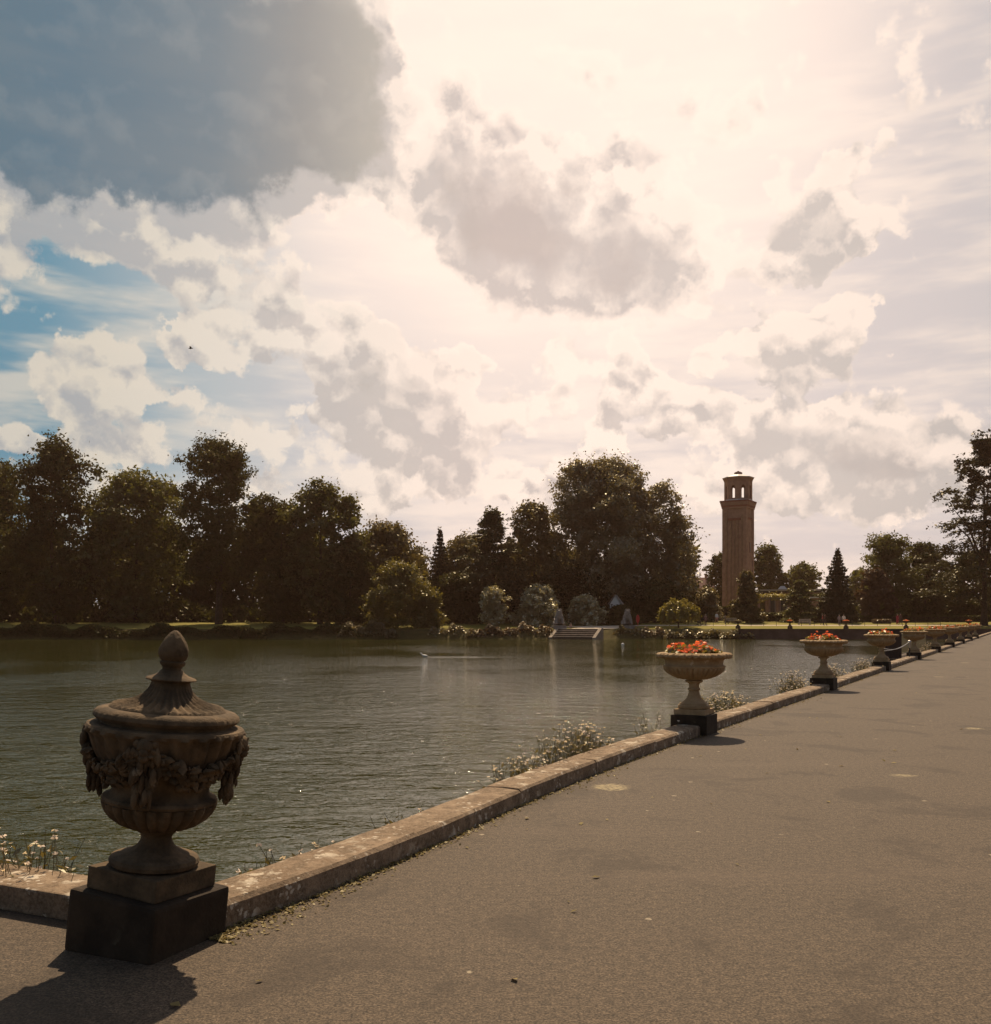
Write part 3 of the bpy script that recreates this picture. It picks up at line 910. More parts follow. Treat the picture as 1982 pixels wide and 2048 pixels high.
def crown_points(kind, H, hb, W_, n, rs, sparse=0.0):
    """leaf positions, normals and lobe centres for one crown of the given habit"""
    Cs, Ns, lobes = [], [], []
    if kind in ('round', 'column', 'dome', 'spread', 'cone'):
        nl = int({'round': 60, 'column': 60, 'dome': 34, 'spread': 60, 'cone': 44}[kind] * (1 - .25 * sparse))
        ch = H - hb
        for k in range(nl):
            t = (k + rs.uniform(0, 1)) / nl
            if kind == 'round': Rr = W_ / 2 * math.sin(PI * (t * .86 + .10)) ** .65
            elif kind == 'column': Rr = W_ / 2 * (1 - abs(2 * t - .9) ** 3) ** .8 if abs(2 * t - .9) < 1 else W_ * .1
            elif kind == 'dome': Rr = W_ / 2 * math.sqrt(max(.02, 1 - t ** 2.2))
            elif kind == 'spread': Rr = W_ / 2 * (.55 + .45 * math.sin(PI * t)) * (1 if t < .7 else math.sqrt(max(0.05, (1 - t) / .3)))
            else: Rr = W_ / 2 * (1 - t) ** .75 + .04 * W_
            lr = W_ * rs.uniform(.10, .20) * (1 if kind != 'cone' else (.55 + .6 * (1 - t)))
            a = k * 2.39996 + rs.uniform(-.5, .5)
            rad = max(0, Rr - lr * .75) * math.sqrt(rs.uniform(.08, 1))
            z = hb + t * ch
            z = min(z, H - lr * .85)
            if rs.uniform() < .22:
                rad *= 1.16; z = min(z * 1.03 + .02 * H, H - lr * .4)
            elif rs.uniform() < .2:
                lr *= .65
            lobes.append((rad * math.cos(a), rad * math.sin(a), z, lr))
        per = n // nl
        for (x, y, z, lr) in lobes:
            ns = max(6, int(15 * (1 - sparse)))
            d = rs.normal(size=(ns, 3)); d[:, 2] += .35
            d /= np.linalg.norm(d, axis=1, keepdims=True)
            sc = np.array([x, y, z]) + d * lr * rs.uniform(.55, 1.05, (ns, 1)) * np.array([1.1, 1.1, .85])
            idx = rs.integers(0, ns, per)
            off = rs.normal(size=(per, 3)) * lr * .20 * np.array([1.15, 1.15, .7])
            P = sc[idx] + off
            Cs.append(P)
            Ns.append(d[idx] * .9 + rs.normal(size=(per, 3)) * .7 + np.array([0, 0, .35]))
    elif kind == 'cedar':
        nb = 64
        per_l = n // nb
        for b in range(nb):
            t = (b + rs.uniform(0, 1)) / nb
            z = hb + (H - hb) * t ** .85
            Rr = W_ / 2 * (1 - .80 * t ** 1.6)
            a = b * 2.39996 + rs.uniform(-.6, .6)
            L = Rr * rs.uniform(.55, 1.08)
            m = int(per_l * (.5 + L / (W_ / 2) * .9))
            npad = max(5, int(L / .5))
            pad = rs.uniform(.2, 1, npad)
            k_ = rs.integers(0, npad, m)
            s = np.clip(pad[k_] + rs.normal(size=m) * .07, .03, 1.1)
            plat = rs.normal(size=npad) * .16 * L
            lat = plat[k_] * (1.1 - s * .6) + rs.normal(size=m) * .12 * L
            pz = rs.normal(size=npad) * .012 * H
            x = s * L * math.cos(a) - lat * math.sin(a)
            y = s * L * math.sin(a) + lat * math.cos(a)
            zz = z + .16 * L * s - .20 * L * s ** 2 + pz[k_] + rs.normal(size=m) * .0055 * H - .02 * np.abs(lat)
            Cs.append(np.stack([x, y, np.minimum(zz, H)], 1))
            Ns.append(rs.normal(size=(m, 3)) * .5 + np.array([0, 0, 1.0]))
            lobes.append((L * .9 * math.cos(a), L * .9 * math.sin(a), z, L * .2))
        m = n // 14
        Cs.append(np.stack([rs.normal(size=m) * .03 * W_, rs.normal(size=m) * .03 * W_, H * (1 - .14 * rs.uniform(0, 1, m) ** 1.3)], 1)); Ns.append(rs.normal(size=(m, 3)))
        lobes = [lobes[i] for i in rs.permutation(len(lobes))]
    elif kind == 'spruce':
        levels = 24
        for k in range(levels):
            t = k / levels
            z = hb + (H - hb) * t
            Rr = W_ / 2 * (1 - t) ** .85 * rs.uniform(.9, 1.1) + .012 * W_
            nb = max(5, int(15 * (1 - t)) + 4)
            for b in range(nb):
                a = 2 * PI * (b + rs.uniform(-.3, .3)) / nb + k
                L = Rr * rs.uniform(.75, 1.08)
                m = max(6, int(n / (levels * 11) * (1.5 - t)))
                s = rs.uniform(.05, 1, m)
                lat = rs.normal(size=m) * .16 * L * (1.1 - s)
                x = s * L * math.cos(a) - lat * math.sin(a)
                y = s * L * math.sin(a) + lat * math.cos(a)
                zz = z - .16 * L * s + .13 * L * s ** 3 + rs.normal(size=m) * .008 * H
                Cs.append(np.stack([x, y, zz], 1))
                Ns.append(rs.normal(size=(m, 3)) * .5 + np.array([.4 * math.cos(a), .4 * math.sin(a), .9]))
    elif kind == 'willow':
        ns = 190
        per = n // ns
        for k in range(ns):
            a = rs.uniform(0, 2 * PI)
            r0 = W_ / 2 * math.sqrt(rs.uniform(.05, 1))
            ztop = hb + (H - hb) * (1 - .42 * (r0 / (W_ / 2)) ** 2.2) * (1 + .09 * math.sin(5 * a + 2) * (r0 / (W_ / 2))) * rs.uniform(.80, 1.0)
            ln = (ztop - H * .12) * rs.uniform(.35, 1.0)
            s = np.sort(rs.uniform(0, 1, per))
            x = r0 * math.cos(a) * (1 + .10 * s) + rs.normal(size=per) * .014 * W_
            y = r0 * math.sin(a) * (1 + .10 * s) + rs.normal(size=per) * .014 * W_
            z = ztop - ln * s
            Cs.append(np.stack([x, y, z], 1))
            Ns.append(rs.normal(size=(per, 3)) + np.array([math.cos(a), math.sin(a), .2]))
        for k in range(6):
            a = k * PI / 3
            lobes.append((.3 * W_ * math.cos(a), .3 * W_ * math.sin(a), H * .8, .1))
    return np.concatenate(Cs), np.concatenate(Ns), [l[:3] for l in lobes]

def tree(name, label, cat, px, top, wpx, Y, zb, kind, leaf, n, size, hbf=.15, tr=None, seed=1, group=None, sparse=0.0, extra=None):
    X = (px - CX) / F_PX * Y
    H = EYE - zb + (HY - top) * Y / F_PX
    W_ = wpx * Y / F_PX
    rs = np.random.default_rng(seed)
    t = thing(name, label, cat, (X, Y, zb), rs.uniform(0, 6.28), group)
    P, N, lobes = crown_points(kind, H, H * hbf, W_, int(n * 1.45), rs, sparse)
    if extra is not None:
        for (ex, ez, ew, eh, en) in extra:       # an extra limb of foliage, offset (m) from the trunk
            P2, N2, l2 = crown_points('round', eh, 0, ew, en, rs, sparse)
            ca, sa = math.cos(-t.rotation_euler.z), math.sin(-t.rotation_euler.z)
            off = np.array([ex * ca, ex * sa, ez])
            P = np.concatenate([P, P2 + off]); N = np.concatenate([N, N2])
            lobes = [tuple(np.array(l2[0]) + off)] + lobes
    ctr = np.array([0, 0, H * .55])
    stray = rs.uniform(0, 1, len(P)) < .07
    P[stray] = ctr + (P[stray] - ctr) * rs.uniform(1.02, 1.14, (int(stray.sum()), 1))
    P[:, 2] = np.maximum(P[:, 2], .05)
    sz = rs.uniform(.55, 1.1, len(P)) * size * .9
    V, Fq = leaf_quads(P, N, sz, rs, .55)
    tag(link('crown', quads_mesh('crown', V, Fq), M[leaf], t), kind='stuff')
    trunk_mesh(t, H, max(H * hbf, .4), tr or H * .018, lobes, rs, nl=12 if hbf > .05 else 6)
    return t

GT = 'tall trees along the far shore'
# name, label, category, px, top, width px, Y, zb, habit, leaf, leaves, leaf size, crown base, trunk r, seed
tree('broadleaf_tree', 'dark broadleaf tree at the far left edge of the far shore', 'tree', -20, 925, 250, 162, .8, 'round', 'leaf_dark', 15000, .42, .10, None, 101, GT)
tree('broadleaf_tree', 'tall dark round topped tree, leftmost inside the photo border', 'tree', 112, 888, 185, 158, .8, 'column', 'leaf_dark', 20000, .40, .06, None, 102, GT)
tree('broadleaf_tree', 'broad mid green tree left of the tallest loose crowned tree', 'tree', 272, 950, 240, 163, .8, 'round', 'leaf_mid', 20000, .42, .04, None, 103, GT)
tree('broadleaf_tree', 'tall loose crowned tree with sky gaps on the left far shore', 'tree', 438, 893, 215, 157, .8, 'round', 'leaf_dark', 24000, .34, .22, None, 144, GT, .3)
tree('broadleaf_tree', 'low dark tree between the loose crowned tree and the arching one', 'tree', 565, 1012, 170, 160, .8, 'round', 'leaf_dark', 12000, .42, .04, None, 105, GT)
tree('broadleaf_tree', 'arching olive tree with a drooping right limb on the far shore', 'tree', 640, 974, 165, 157, .8, 'round', 'leaf_mid', 15000, .38, .10, None, 106, GT, .25, extra=[(4.6, 15.5, 4.5, 5.0, 1600)])
tree('broadleaf_tree', 'dark undergrowth tree below the arching olive tree', 'tree', 700, 1075, 130, 154, .7, 'dome', 'leaf_dark', 11000, .40, .03, None, 107, GT)
tree('broadleaf_tree', 'brownish round tree above the yellow green weeping shrub', 'tree', 775, 1048, 185, 164, .8, 'round', 'leaf_warm', 15000, .38, .06, None, 108, GT)
tree('weeping_shrub', 'large yellow green weeping shrub overhanging the far water', 'shrub', 795, 1126, 150, 146, .1, 'dome', 'leaf_olive', 15000, .26, .05, None, 109)
tree('weeping_shrub', 'small yellow green shrub right of the large weeping shrub', 'shrub', 860, 1183, 70, 145, .1, 'dome', 'leaf_olive', 5000, .24, .03, None, 110)
tree('pine_tree', 'narrow dark pine left of the layered cedar', 'tree', 880, 1056, 92, 166, .8, 'spruce', 'leaf_conifer', 9000, .32, .04, None, 111)
tree('broadleaf_tree', 'dark tree filling the gap behind the layered cedar', 'tree', 935, 1075, 170, 172, .85, 'round', 'leaf_warm', 12000, .40, .05, None, 112, GT)
tree('cedar_tree', 'dark layered cedar with flat branches left of the great plane tree', 'tree', 985, 1024, 165, 158, .75, 'cedar', 'leaf_cedar', 14000, .34, .22, None, 113)
tree('broadleaf_tree', 'round brown green tree between the cedar and the great plane tree', 'tree', 1065, 1008, 140, 163, .8, 'round', 'leaf_warm', 13000, .36, .05, None, 114, GT)
tree('plane_tree', 'great broad plane tree left of the brick tower', 'tree', 1215, 930, 250, 168, .8, 'spread', 'leaf_plane', 46000, .32, .10, .75, 115, None, .15, extra=[(-5.0, 16, 11, 12, 8000), (3.0, 15.5, 10, 12, 7000), (9.0, 12, 9.5, 12, 8000), (12.2, 5, 8.5, 13.5, 8000), (5.5, 8, 12, 15, 9000), (10, 1.5, 11, 10, 6000), (-9.0, 3, 9, 13, 6000)])
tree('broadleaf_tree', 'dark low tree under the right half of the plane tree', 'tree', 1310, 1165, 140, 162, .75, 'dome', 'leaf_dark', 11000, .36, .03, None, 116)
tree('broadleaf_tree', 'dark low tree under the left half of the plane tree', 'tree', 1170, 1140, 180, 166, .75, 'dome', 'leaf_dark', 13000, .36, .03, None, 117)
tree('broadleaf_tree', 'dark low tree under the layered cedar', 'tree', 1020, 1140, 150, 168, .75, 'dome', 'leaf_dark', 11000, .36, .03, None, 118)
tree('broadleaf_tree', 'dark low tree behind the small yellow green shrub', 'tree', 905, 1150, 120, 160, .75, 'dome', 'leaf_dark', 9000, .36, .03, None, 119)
tree('small_tree', 'small pale leaved tree on the bank left of the stone lions', 'tree', 986, 1176, 64, 147, .3, 'round', 'leaf_pale', 4600, .24, .12, .10, 120, None, .3)
tree('flowering_shrub', 'pale variegated shrub directly left of the left stone lion', 'shrub', 1078, 1173, 112, 152, .5, 'dome', 'leaf_pale', 9000, .26, .02, None, 121)
tree('flowering_shrub', 'lower pale variegated shrub between the two stone lions', 'shrub', 1172, 1192, 90, 153, .5, 'dome', 'leaf_pale', 5000, .26, .02, None, 122)
tree('shrub', 'dark rounded shrub behind the right stone lion', 'shrub', 1240, 1212, 90, 155, .5, 'dome', 'leaf_dark', 6000, .26, .02, None, 123)
tree('willow_tree', 'small round yellow green weeping willow on the far lawn', 'tree', 1357, 1196, 74, 146, .26, 'willow', 'leaf_yellow', 9000, .20, .2, .12, 124)
tree('shrub', 'grey green shrub left of the tower foot', 'shrub', 1415, 1178, 72, 170, .85, 'dome', 'leaf_bank', 7000, .28, .02, None, 125)
tree('broadleaf_tree', 'dark tree close behind the left side of the brick tower', 'tree', 1440, 1110, 66, 240, 1, 'round', 'leaf_dark', 7000, .46, .05, None, 126)
tree('evergreen_tree', 'dark conical evergreen in front of the brick tower', 'tree', 1493, 1147, 78, 161, .72, 'cone', 'leaf_warm', 11000, .27, .03, None, 127)
tree('broadleaf_tree', 'green tree directly right of the brick tower', 'tree', 1535, 1098, 90, 235, 1, 'round', 'leaf_mid', 10000, .46, .05, None, 128)
tree('broadleaf_tree', 'lower green tree above the low garden building', 'tree', 1602, 1130, 96, 232, 1, 'round', 'leaf_mid', 9000, .46, .05, None, 129)
tree('cedar_tree', 'low fresh green cedar behind the pale bench', 'tree', 1600, 1164, 112, 164, .8, 'cedar', 'leaf_blue', 9000, .26, .06, None, 130)
tree('spruce_tree', 'dark pointed spruce right of the pale bench', 'tree', 1675, 1098, 96, 163, .8, 'spruce', 'leaf_conifer', 15000, .30, .02, None, 131)
tree('broadleaf_tree', 'pale distant tree just right of the pointed spruce', 'tree', 1720, 1140, 66, 238, 1, 'round', 'leaf_mid', 6000, .46, .05, None, 132)
tree('birch_tree', 'loose fringed tree left of centre in the right hand tree group', 'tree', 1775, 1076, 135, 176, .9, 'round', 'leaf_mid', 13000, .32, .10, None, 133, None, .4)
tree('copper_beech', 'dark reddish dome shaped tree in the right hand tree group', 'tree', 1752, 1140, 84, 170, .88, 'dome', 'leaf_copper', 9000, .32, .06, None, 134)
tree('broadleaf_tree', 'dark green tree at the right edge of the right hand tree group', 'tree', 1850, 1092, 120, 178, .9, 'round', 'leaf_dark', 13000, .36, .05, None, 135)
tree('broadleaf_tree', 'dark tree beyond the tall cedar at the far right', 'tree', 1945, 1105, 130, 184, .9, 'round', 'leaf_dark', 11000, .40, .05, None, 136)
tree('cedar_tree', 'tall cedar at the right edge with long level branches', 'tree', 1968, 880, 270, 152, .6, 'cedar', 'leaf_conifer', 17000, .34, .10, .5, 137)

def wood_mass(name, px0, px1, Y, top, leaf, n, size, seed):
    rs = np.random.default_rng(seed)
    x0, x1 = at(px0, Y)[0], at(px1, Y)[0]
    H = EYE - 1.0 + (HY - top) * Y / F_PX
    xs = rs.uniform(x0, x1, n)
    prof = H * (.70 + .16 * np.sin(xs * .22 + seed) + .12 * np.sin(xs * .61 + 2 * seed) + .07 * np.sin(xs * 1.7))
    z = prof * rs.uniform(0.0, 1.0, n) ** .7
    y = rs.normal(size=n) * 2.2
    C = np.stack([xs, Y + y, 1.0 + z], 1)
    N = rs.normal(size=(n, 3)) * .8 + np.array([0, -.5, .5])
    V, Fq = leaf_quads(C, N, rs.uniform(.6, 1.2, n) * size, rs)
    tag(link(name, quads_mesh(name, V, Fq), M[leaf]), kind='stuff')
wood_mass('distant_wood', -220, 400, 178, 985, 'leaf_dark', 34000, .55, 35)
wood_mass('distant_wood', 380, 700, 179, 1012, 'leaf_dark', 18000, .55, 36)
wood_mass('distant_wood', 660, 1390, 182, 1075, 'leaf_dark', 24000, .60, 31)
wood_mass('distant_wood', 1375, 2120, 262, 1170, 'leaf_mid', 16000, .68, 32)
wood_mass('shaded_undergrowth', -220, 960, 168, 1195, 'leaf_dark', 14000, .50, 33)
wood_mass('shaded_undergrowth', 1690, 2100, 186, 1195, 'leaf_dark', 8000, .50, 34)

# waterside planting
BANK = [
    ('brown green shrub on the bank below the yellow green weeping shrub', 735, 1238, 120, 141.3, 'leaf_bank'),
    ('low olive shrub on the bank left of the small pale tree', 905, 1246, 105, 141.5, 'leaf_bank'),
    ('brownish shrub on the bank under the small pale tree', 985, 1247, 100, 141.5, 'leaf_heath'),
    ('wide brownish shrub on the bank beside the left stone lion', 1058, 1243, 104, 141.8, 'leaf_heath'),
    ('olive shrub on the bank at the foot of the right stone lion', 1258, 1250, 78, 141.8, 'leaf_bank'),
    ('brown green shrub on the bank left of the willow', 1308, 1252, 60, 141.6, 'leaf_heath'),
    ('low olive shrub on the bank below the willow', 1364, 1258, 80, 141.0, 'leaf_bank'),
    ('yellowish shrub on the bank between the willow and the stone wall', 1425, 1257, 74, 141.0, 'leaf_bank'),
    ('leafy shrub spilling in front of the stone wall end', 1472, 1259, 66, 140.2, 'leaf_bank'),
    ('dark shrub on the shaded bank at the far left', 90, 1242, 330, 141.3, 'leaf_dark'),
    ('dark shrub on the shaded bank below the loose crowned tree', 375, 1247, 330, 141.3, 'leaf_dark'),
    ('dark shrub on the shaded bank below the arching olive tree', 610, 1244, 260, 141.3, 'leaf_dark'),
]
for i, (lab, px, top, w, Y, leaf) in enumerate(BANK):
    X = at(px, Y)[0]
    Wd, zb = w * Y / F_PX, -1.15
    H = EYE - zb + (HY - top) * Y / F_PX
    rs = np.random.default_rng(300 + i)
    t = thing('bank_shrub', lab, 'shrub', (X, Y, zb), 0, 'shrubs along the far water edge')
    n = int(900 + 420 * Wd)
    x = rs.uniform(-1, 1, n)
    lump = .75 + .18 * np.sin(x * 7 + i) + .10 * np.sin(x * 17 + 2 * i)
    zz = H * np.sqrt(np.clip(1 - np.abs(x) ** 3, .05, 1)) * lump * rs.uniform(.05, 1, n) ** .7
    yy = rs.normal(size=n) * .55 + zz * .35
    V, Fq = leaf_quads(np.stack([x * Wd / 2, yy, zz], 1), rs.normal(size=(n, 3)) * .7 + np.array([0, -.3, .8]), rs.uniform(.10, .24, n), rs)
    tag(link('foliage', quads_mesh('foliage', V, Fq), M[leaf], t), kind='stuff')
    bm = bmesh.new()
    for k in range(7):
        xx = rs.uniform(-.4, .4) * Wd
        tube(bm, [(xx, 0, -.2), (xx + rs.normal() * .2, .1, H * .35), (xx + rs.normal() * .4, .2, H * .65)], [.04, .03, .012], 5)
    tag(obj('stems', bm, M['bark'], t), kind='stuff')

# ------------------------------------------------------------------ far stone wall with coping and small urns
def far_wall():
    t = thing('pond_wall', 'long straight stone wall with coping at the far end of the pond', 'wall')
    x0, x1 = at(1478, 139.6)[0], 110.0
    bm = bmesh.new(); box(bm, ((x0 + x1) / 2, 139.9, -.76), (x1 - x0, .5, 1.80)); obj('wall_face', bm, M['wall_far'], t)
    bm = bmesh.new(); box(bm, ((x0 + x1) / 2, 139.62, -1.02), (x1 - x0, .16, .5)); obj('footing', bm, M['wall_far'], t)
    n = 38
    me = None
    for k in range(n):
        a, b = x0 + (x1 - x0) * k / n, x0 + (x1 - x0) * (k + 1) / n
        if me is None:
            bm = bmesh.new(); box(bm, (0, 0, 0), ((b - a) - .03, .62, .14), bevel=.02)
            o = obj('coping_stone', bm, M['wall_far'], t); me = o.data
        else:
            o = link('coping_stone', me, None, t)
        o.location = ((a + b) / 2, 139.88, .20)
    return t
far_wall()

def small_urn():
    t = thing('far_flower_urn', 'x', 'urn', group='small flower urns on the far pond wall')
    bm = bmesh.new(); lathe(bm, [(.34, 0), (.36, .18), (.33, .34), (.22, .48), (.12, .58), (.09, .66), (.09, .76), (.16, .82)], 20); obj('pedestal', bm, M['urn_darkened'], t, True)
    bm = bmesh.new(); lathe(bm, [(.12, .80), (.30, .86), (.44, .97), (.50, 1.06), (.54, 1.09), (.54, 1.13), (.4, 1.14), (.1, 1.12)], 24); obj('bowl', bm, M['urn_darkened'], t, True)
    return t
su = small_urn()
for i, (px, lab, flo) in enumerate([(1476, 'small dark urn on the far wall, leftmost, with dull foliage', 'leaf_bank'), (1580, 'small urn on the far wall in front of the pale bench', 'petal_red'),
                                    (1692, 'small urn on the far wall beside the standing couple', 'petal_red'), (1812, 'small urn on the far wall seen above the fourth near urn', 'petal_red'), (1938, 'small urn on the far wall at the far right', 'petal_red')]):
    o = su if i == 0 else dup(su)
    o.location = (at(px, 139.9)[0], 139.9, .265)
    o['label'] = lab
    rs = np.random.default_rng(70 + i)
    n = 160
    th, rr = rs.uniform(0, 2 * PI, n), .45 * np.sqrt(rs.uniform(0, 1, n))
    C = np.stack([rr * np.cos(th), rr * np.sin(th), .02 + .22 * rs.uniform(0, 1, n) * (1.1 - rr / .5)], 1)
    V, Fq = leaf_quads(C, rs.normal(size=(n, 3)) + np.array([0, 0, 1]), rs.uniform(.05, .09, n), rs)
    f = tag(link('wall_flowers', quads_mesh('wall_flowers', V, Fq), M['leaf_urn' if i % 2 else flo]), lab.replace('small dark urn', 'foliage in the urn').replace('small urn', 'flowers in the urn'), 'flowers', 'plants in the far wall urns')
    f.data.materials.clear(); f.data.materials.append(M['leaf_urn']); f.data.materials.append(M[flo])
    f.data.polygons.foreach_set('material_index', (rs.uniform(0, 1, n) < .6).astype(np.int32))
    f.location = (at(px, 139.9)[0], 139.9, .265 + 1.13)

# ------------------------------------------------------------------ steps and stone lions
def steps():
    t = thing('stone_steps', 'broad flight of stone steps going down into the pond between the lions', 'steps', (11.75, 140.4, 0), R(-24))
    n = 5
    for k in range(n):
        z1 = -1.10 + 1.32 * (k + 1) / n
        y1 = -2.0 + k * .60
        bm = bmesh.new(); box(bm, (0, y1 + .50, z1 - .4), (6.0, 1.0, .8)); st = obj('step', bm, M['step_shaded'], t)
        bm = bmesh.new(); tube(bm, [(-3.02, y1 - .01, z1 - .02), (3.02, y1 - .01, z1 - .02)], [.075, .075], 10); obj('lit_nosing', bm, M['step'], st)  # added pale strip, its lighter stone stands in for the sunlit tread edge
    for s in (-1, 1):
        bm = bmesh.new()
        x = s * 3.28
        pr = [(-2.3, -1.6), (-2.3, -.95), (.6, .34), (1.4, .34), (1.4, -1.6)]
        a = [bm.verts.new((x - .24, y, z)) for y, z in pr]; b = [bm.verts.new((x + .24, y, z)) for y, z in pr]
        bm.faces.new(a); bm.faces.new(b[::-1])
        for i in range(5):
            bm.faces.new((a[i], a[(i + 1) % 5], b[(i + 1) % 5], b[i]))
        obj('cheek_wall', bm, M['step'], t)
steps()

def skin_mesh(name, joints, edges, m, parent, levels=1, root=0):
    me = bpy.data.meshes.new(name)
    me.from_pydata([j[0] for j in joints], edges, [])
    o = link(name, me, m, parent)
    sk = o.modifiers.new('skin', 'SKIN')
    sk.use_smooth_shade = True
    me.skin_vertices.new() if len(me.skin_vertices) == 0 else None
    for i, j in enumerate(joints):
        r = j[1] if isinstance(j[1], tuple) else (j[1], j[1])
        me.skin_vertices[0].data[i].radius = r
        me.skin_vertices[0].data[i].use_root = (i == root)
    if levels:
        ss = o.modifiers.new('sub', 'SUBSURF')
        ss.levels = levels; ss.render_levels = levels
    return o

def lion(label, px, Y):
    t = thing('stone_lion', label, 'statue', (at(px, Y)[0], Y, .12), R(6), 'stone guardian lions beside the steps')
    bm = bmesh.new(); box(bm, (0, 0, .25), (1.95, 2.2, .5), bevel=.04, taper=.96); box(bm, (0, 0, .555), (1.8, 2.0, .11), bevel=.02); obj('plinth', bm, M['statue'], t)
    J = [((0, .35, 1.10), (.78, .66)), ((0, .08, 1.70), (.66, .56)), ((0, -.12, 2.20), (.50, .48)), ((0, -.28, 2.66), (.42, .42)), ((0, -.30, 2.95), (.30, .30)),
         ((.44, -.35, 1.60), .25), ((.48, -.56, 1.05), .21), ((.48, -.74, .74), .20),
         ((-.44, -.35, 1.60), .25), ((-.48, -.56, 1.05), .21), ((-.48, -.74, .74), .20),
         ((.62, .25, .95), .32), ((.68, -.25, .76), .20), ((-.62, .25, .95), .32), ((-.68, -.25, .76), .20),
         ((0, -.70, 2.58), (.21, .18)), ((0, .85, 1.0), .16), ((0, .95, 1.75), .13)]
    E = [(0, 1), (1, 2), (2, 3), (3, 4), (1, 5), (5, 6), (6, 7), (1, 8), (8, 9), (9, 10), (0, 11), (11, 12), (0, 13), (13, 14), (3, 15), (0, 16), (16, 17)]
    skin_mesh('body', J, E, M['statue'], t, 1)
    bm = bmesh.new()
    rs = random.Random(4)
    for k in range(46):
        a, b = rs.uniform(0, 2 * PI), rs.uniform(-.5, 1.3)
        if abs(a - 3 * PI / 2) < .75 and b < .8: continue
        c = Vector((.40 * math.cos(a) * math.cos(b * .9), -.22 + .36 * math.sin(a) * math.cos(b * .9), 2.62 + .36 * math.sin(b)))
        blob(bm, c, rs.uniform(.08, .13), 1)
    for s in (-1, 1):
        blob(bm, (.26 * s, -.34, 2.98), .09, 1)
    obj('mane', bm, M['statue'], t, True)
lion('weathered stone guardian lion on a plinth left of the steps', 1118, 143.6)
lion('weathered stone guardian lion on a plinth right of the steps, beside the red lifebuoy stand', 1254, 143.6)

def lifebuoy():
    x, y, z = at(1275.5, 147.0, 1251)
    t = thing('lifebuoy_stand', 'bright red lifebuoy case on a post right of the right stone lion', 'lifebuoy stand', (x, y, z))
    bm = bmesh.new(); tube(bm, [(0, 0, 0), (0, 0, 1.0)], [.05, .05], 8); obj('post', bm, M['red_paint'], t)
    bm = bmesh.new()
    pts = [(math.cos(a) * .26, math.sin(a) * .62) for a in np.linspace(0, 2 * PI, 25)[:-1]]
    a = [bm.verts.new((u, -.10, 1.0 + v)) for u, v in pts]; b = [bm.verts.new((u, .10, 1.0 + v)) for u, v in pts]
    bm.faces.new(a); bm.faces.new(b[::-1])
    for i in range(24):
        bm.faces.new((a[i], a[(i + 1) % 24], b[(i + 1) % 24], b[i]))
    c = obj('case', bm, M['red_paint'], t)
    bm = bmesh.new(); box(bm, (0, -.115, 1.12), (.16, .03, .36), bevel=.01); obj('panel', bm, M['red_paint'], c)
lifebuoy()

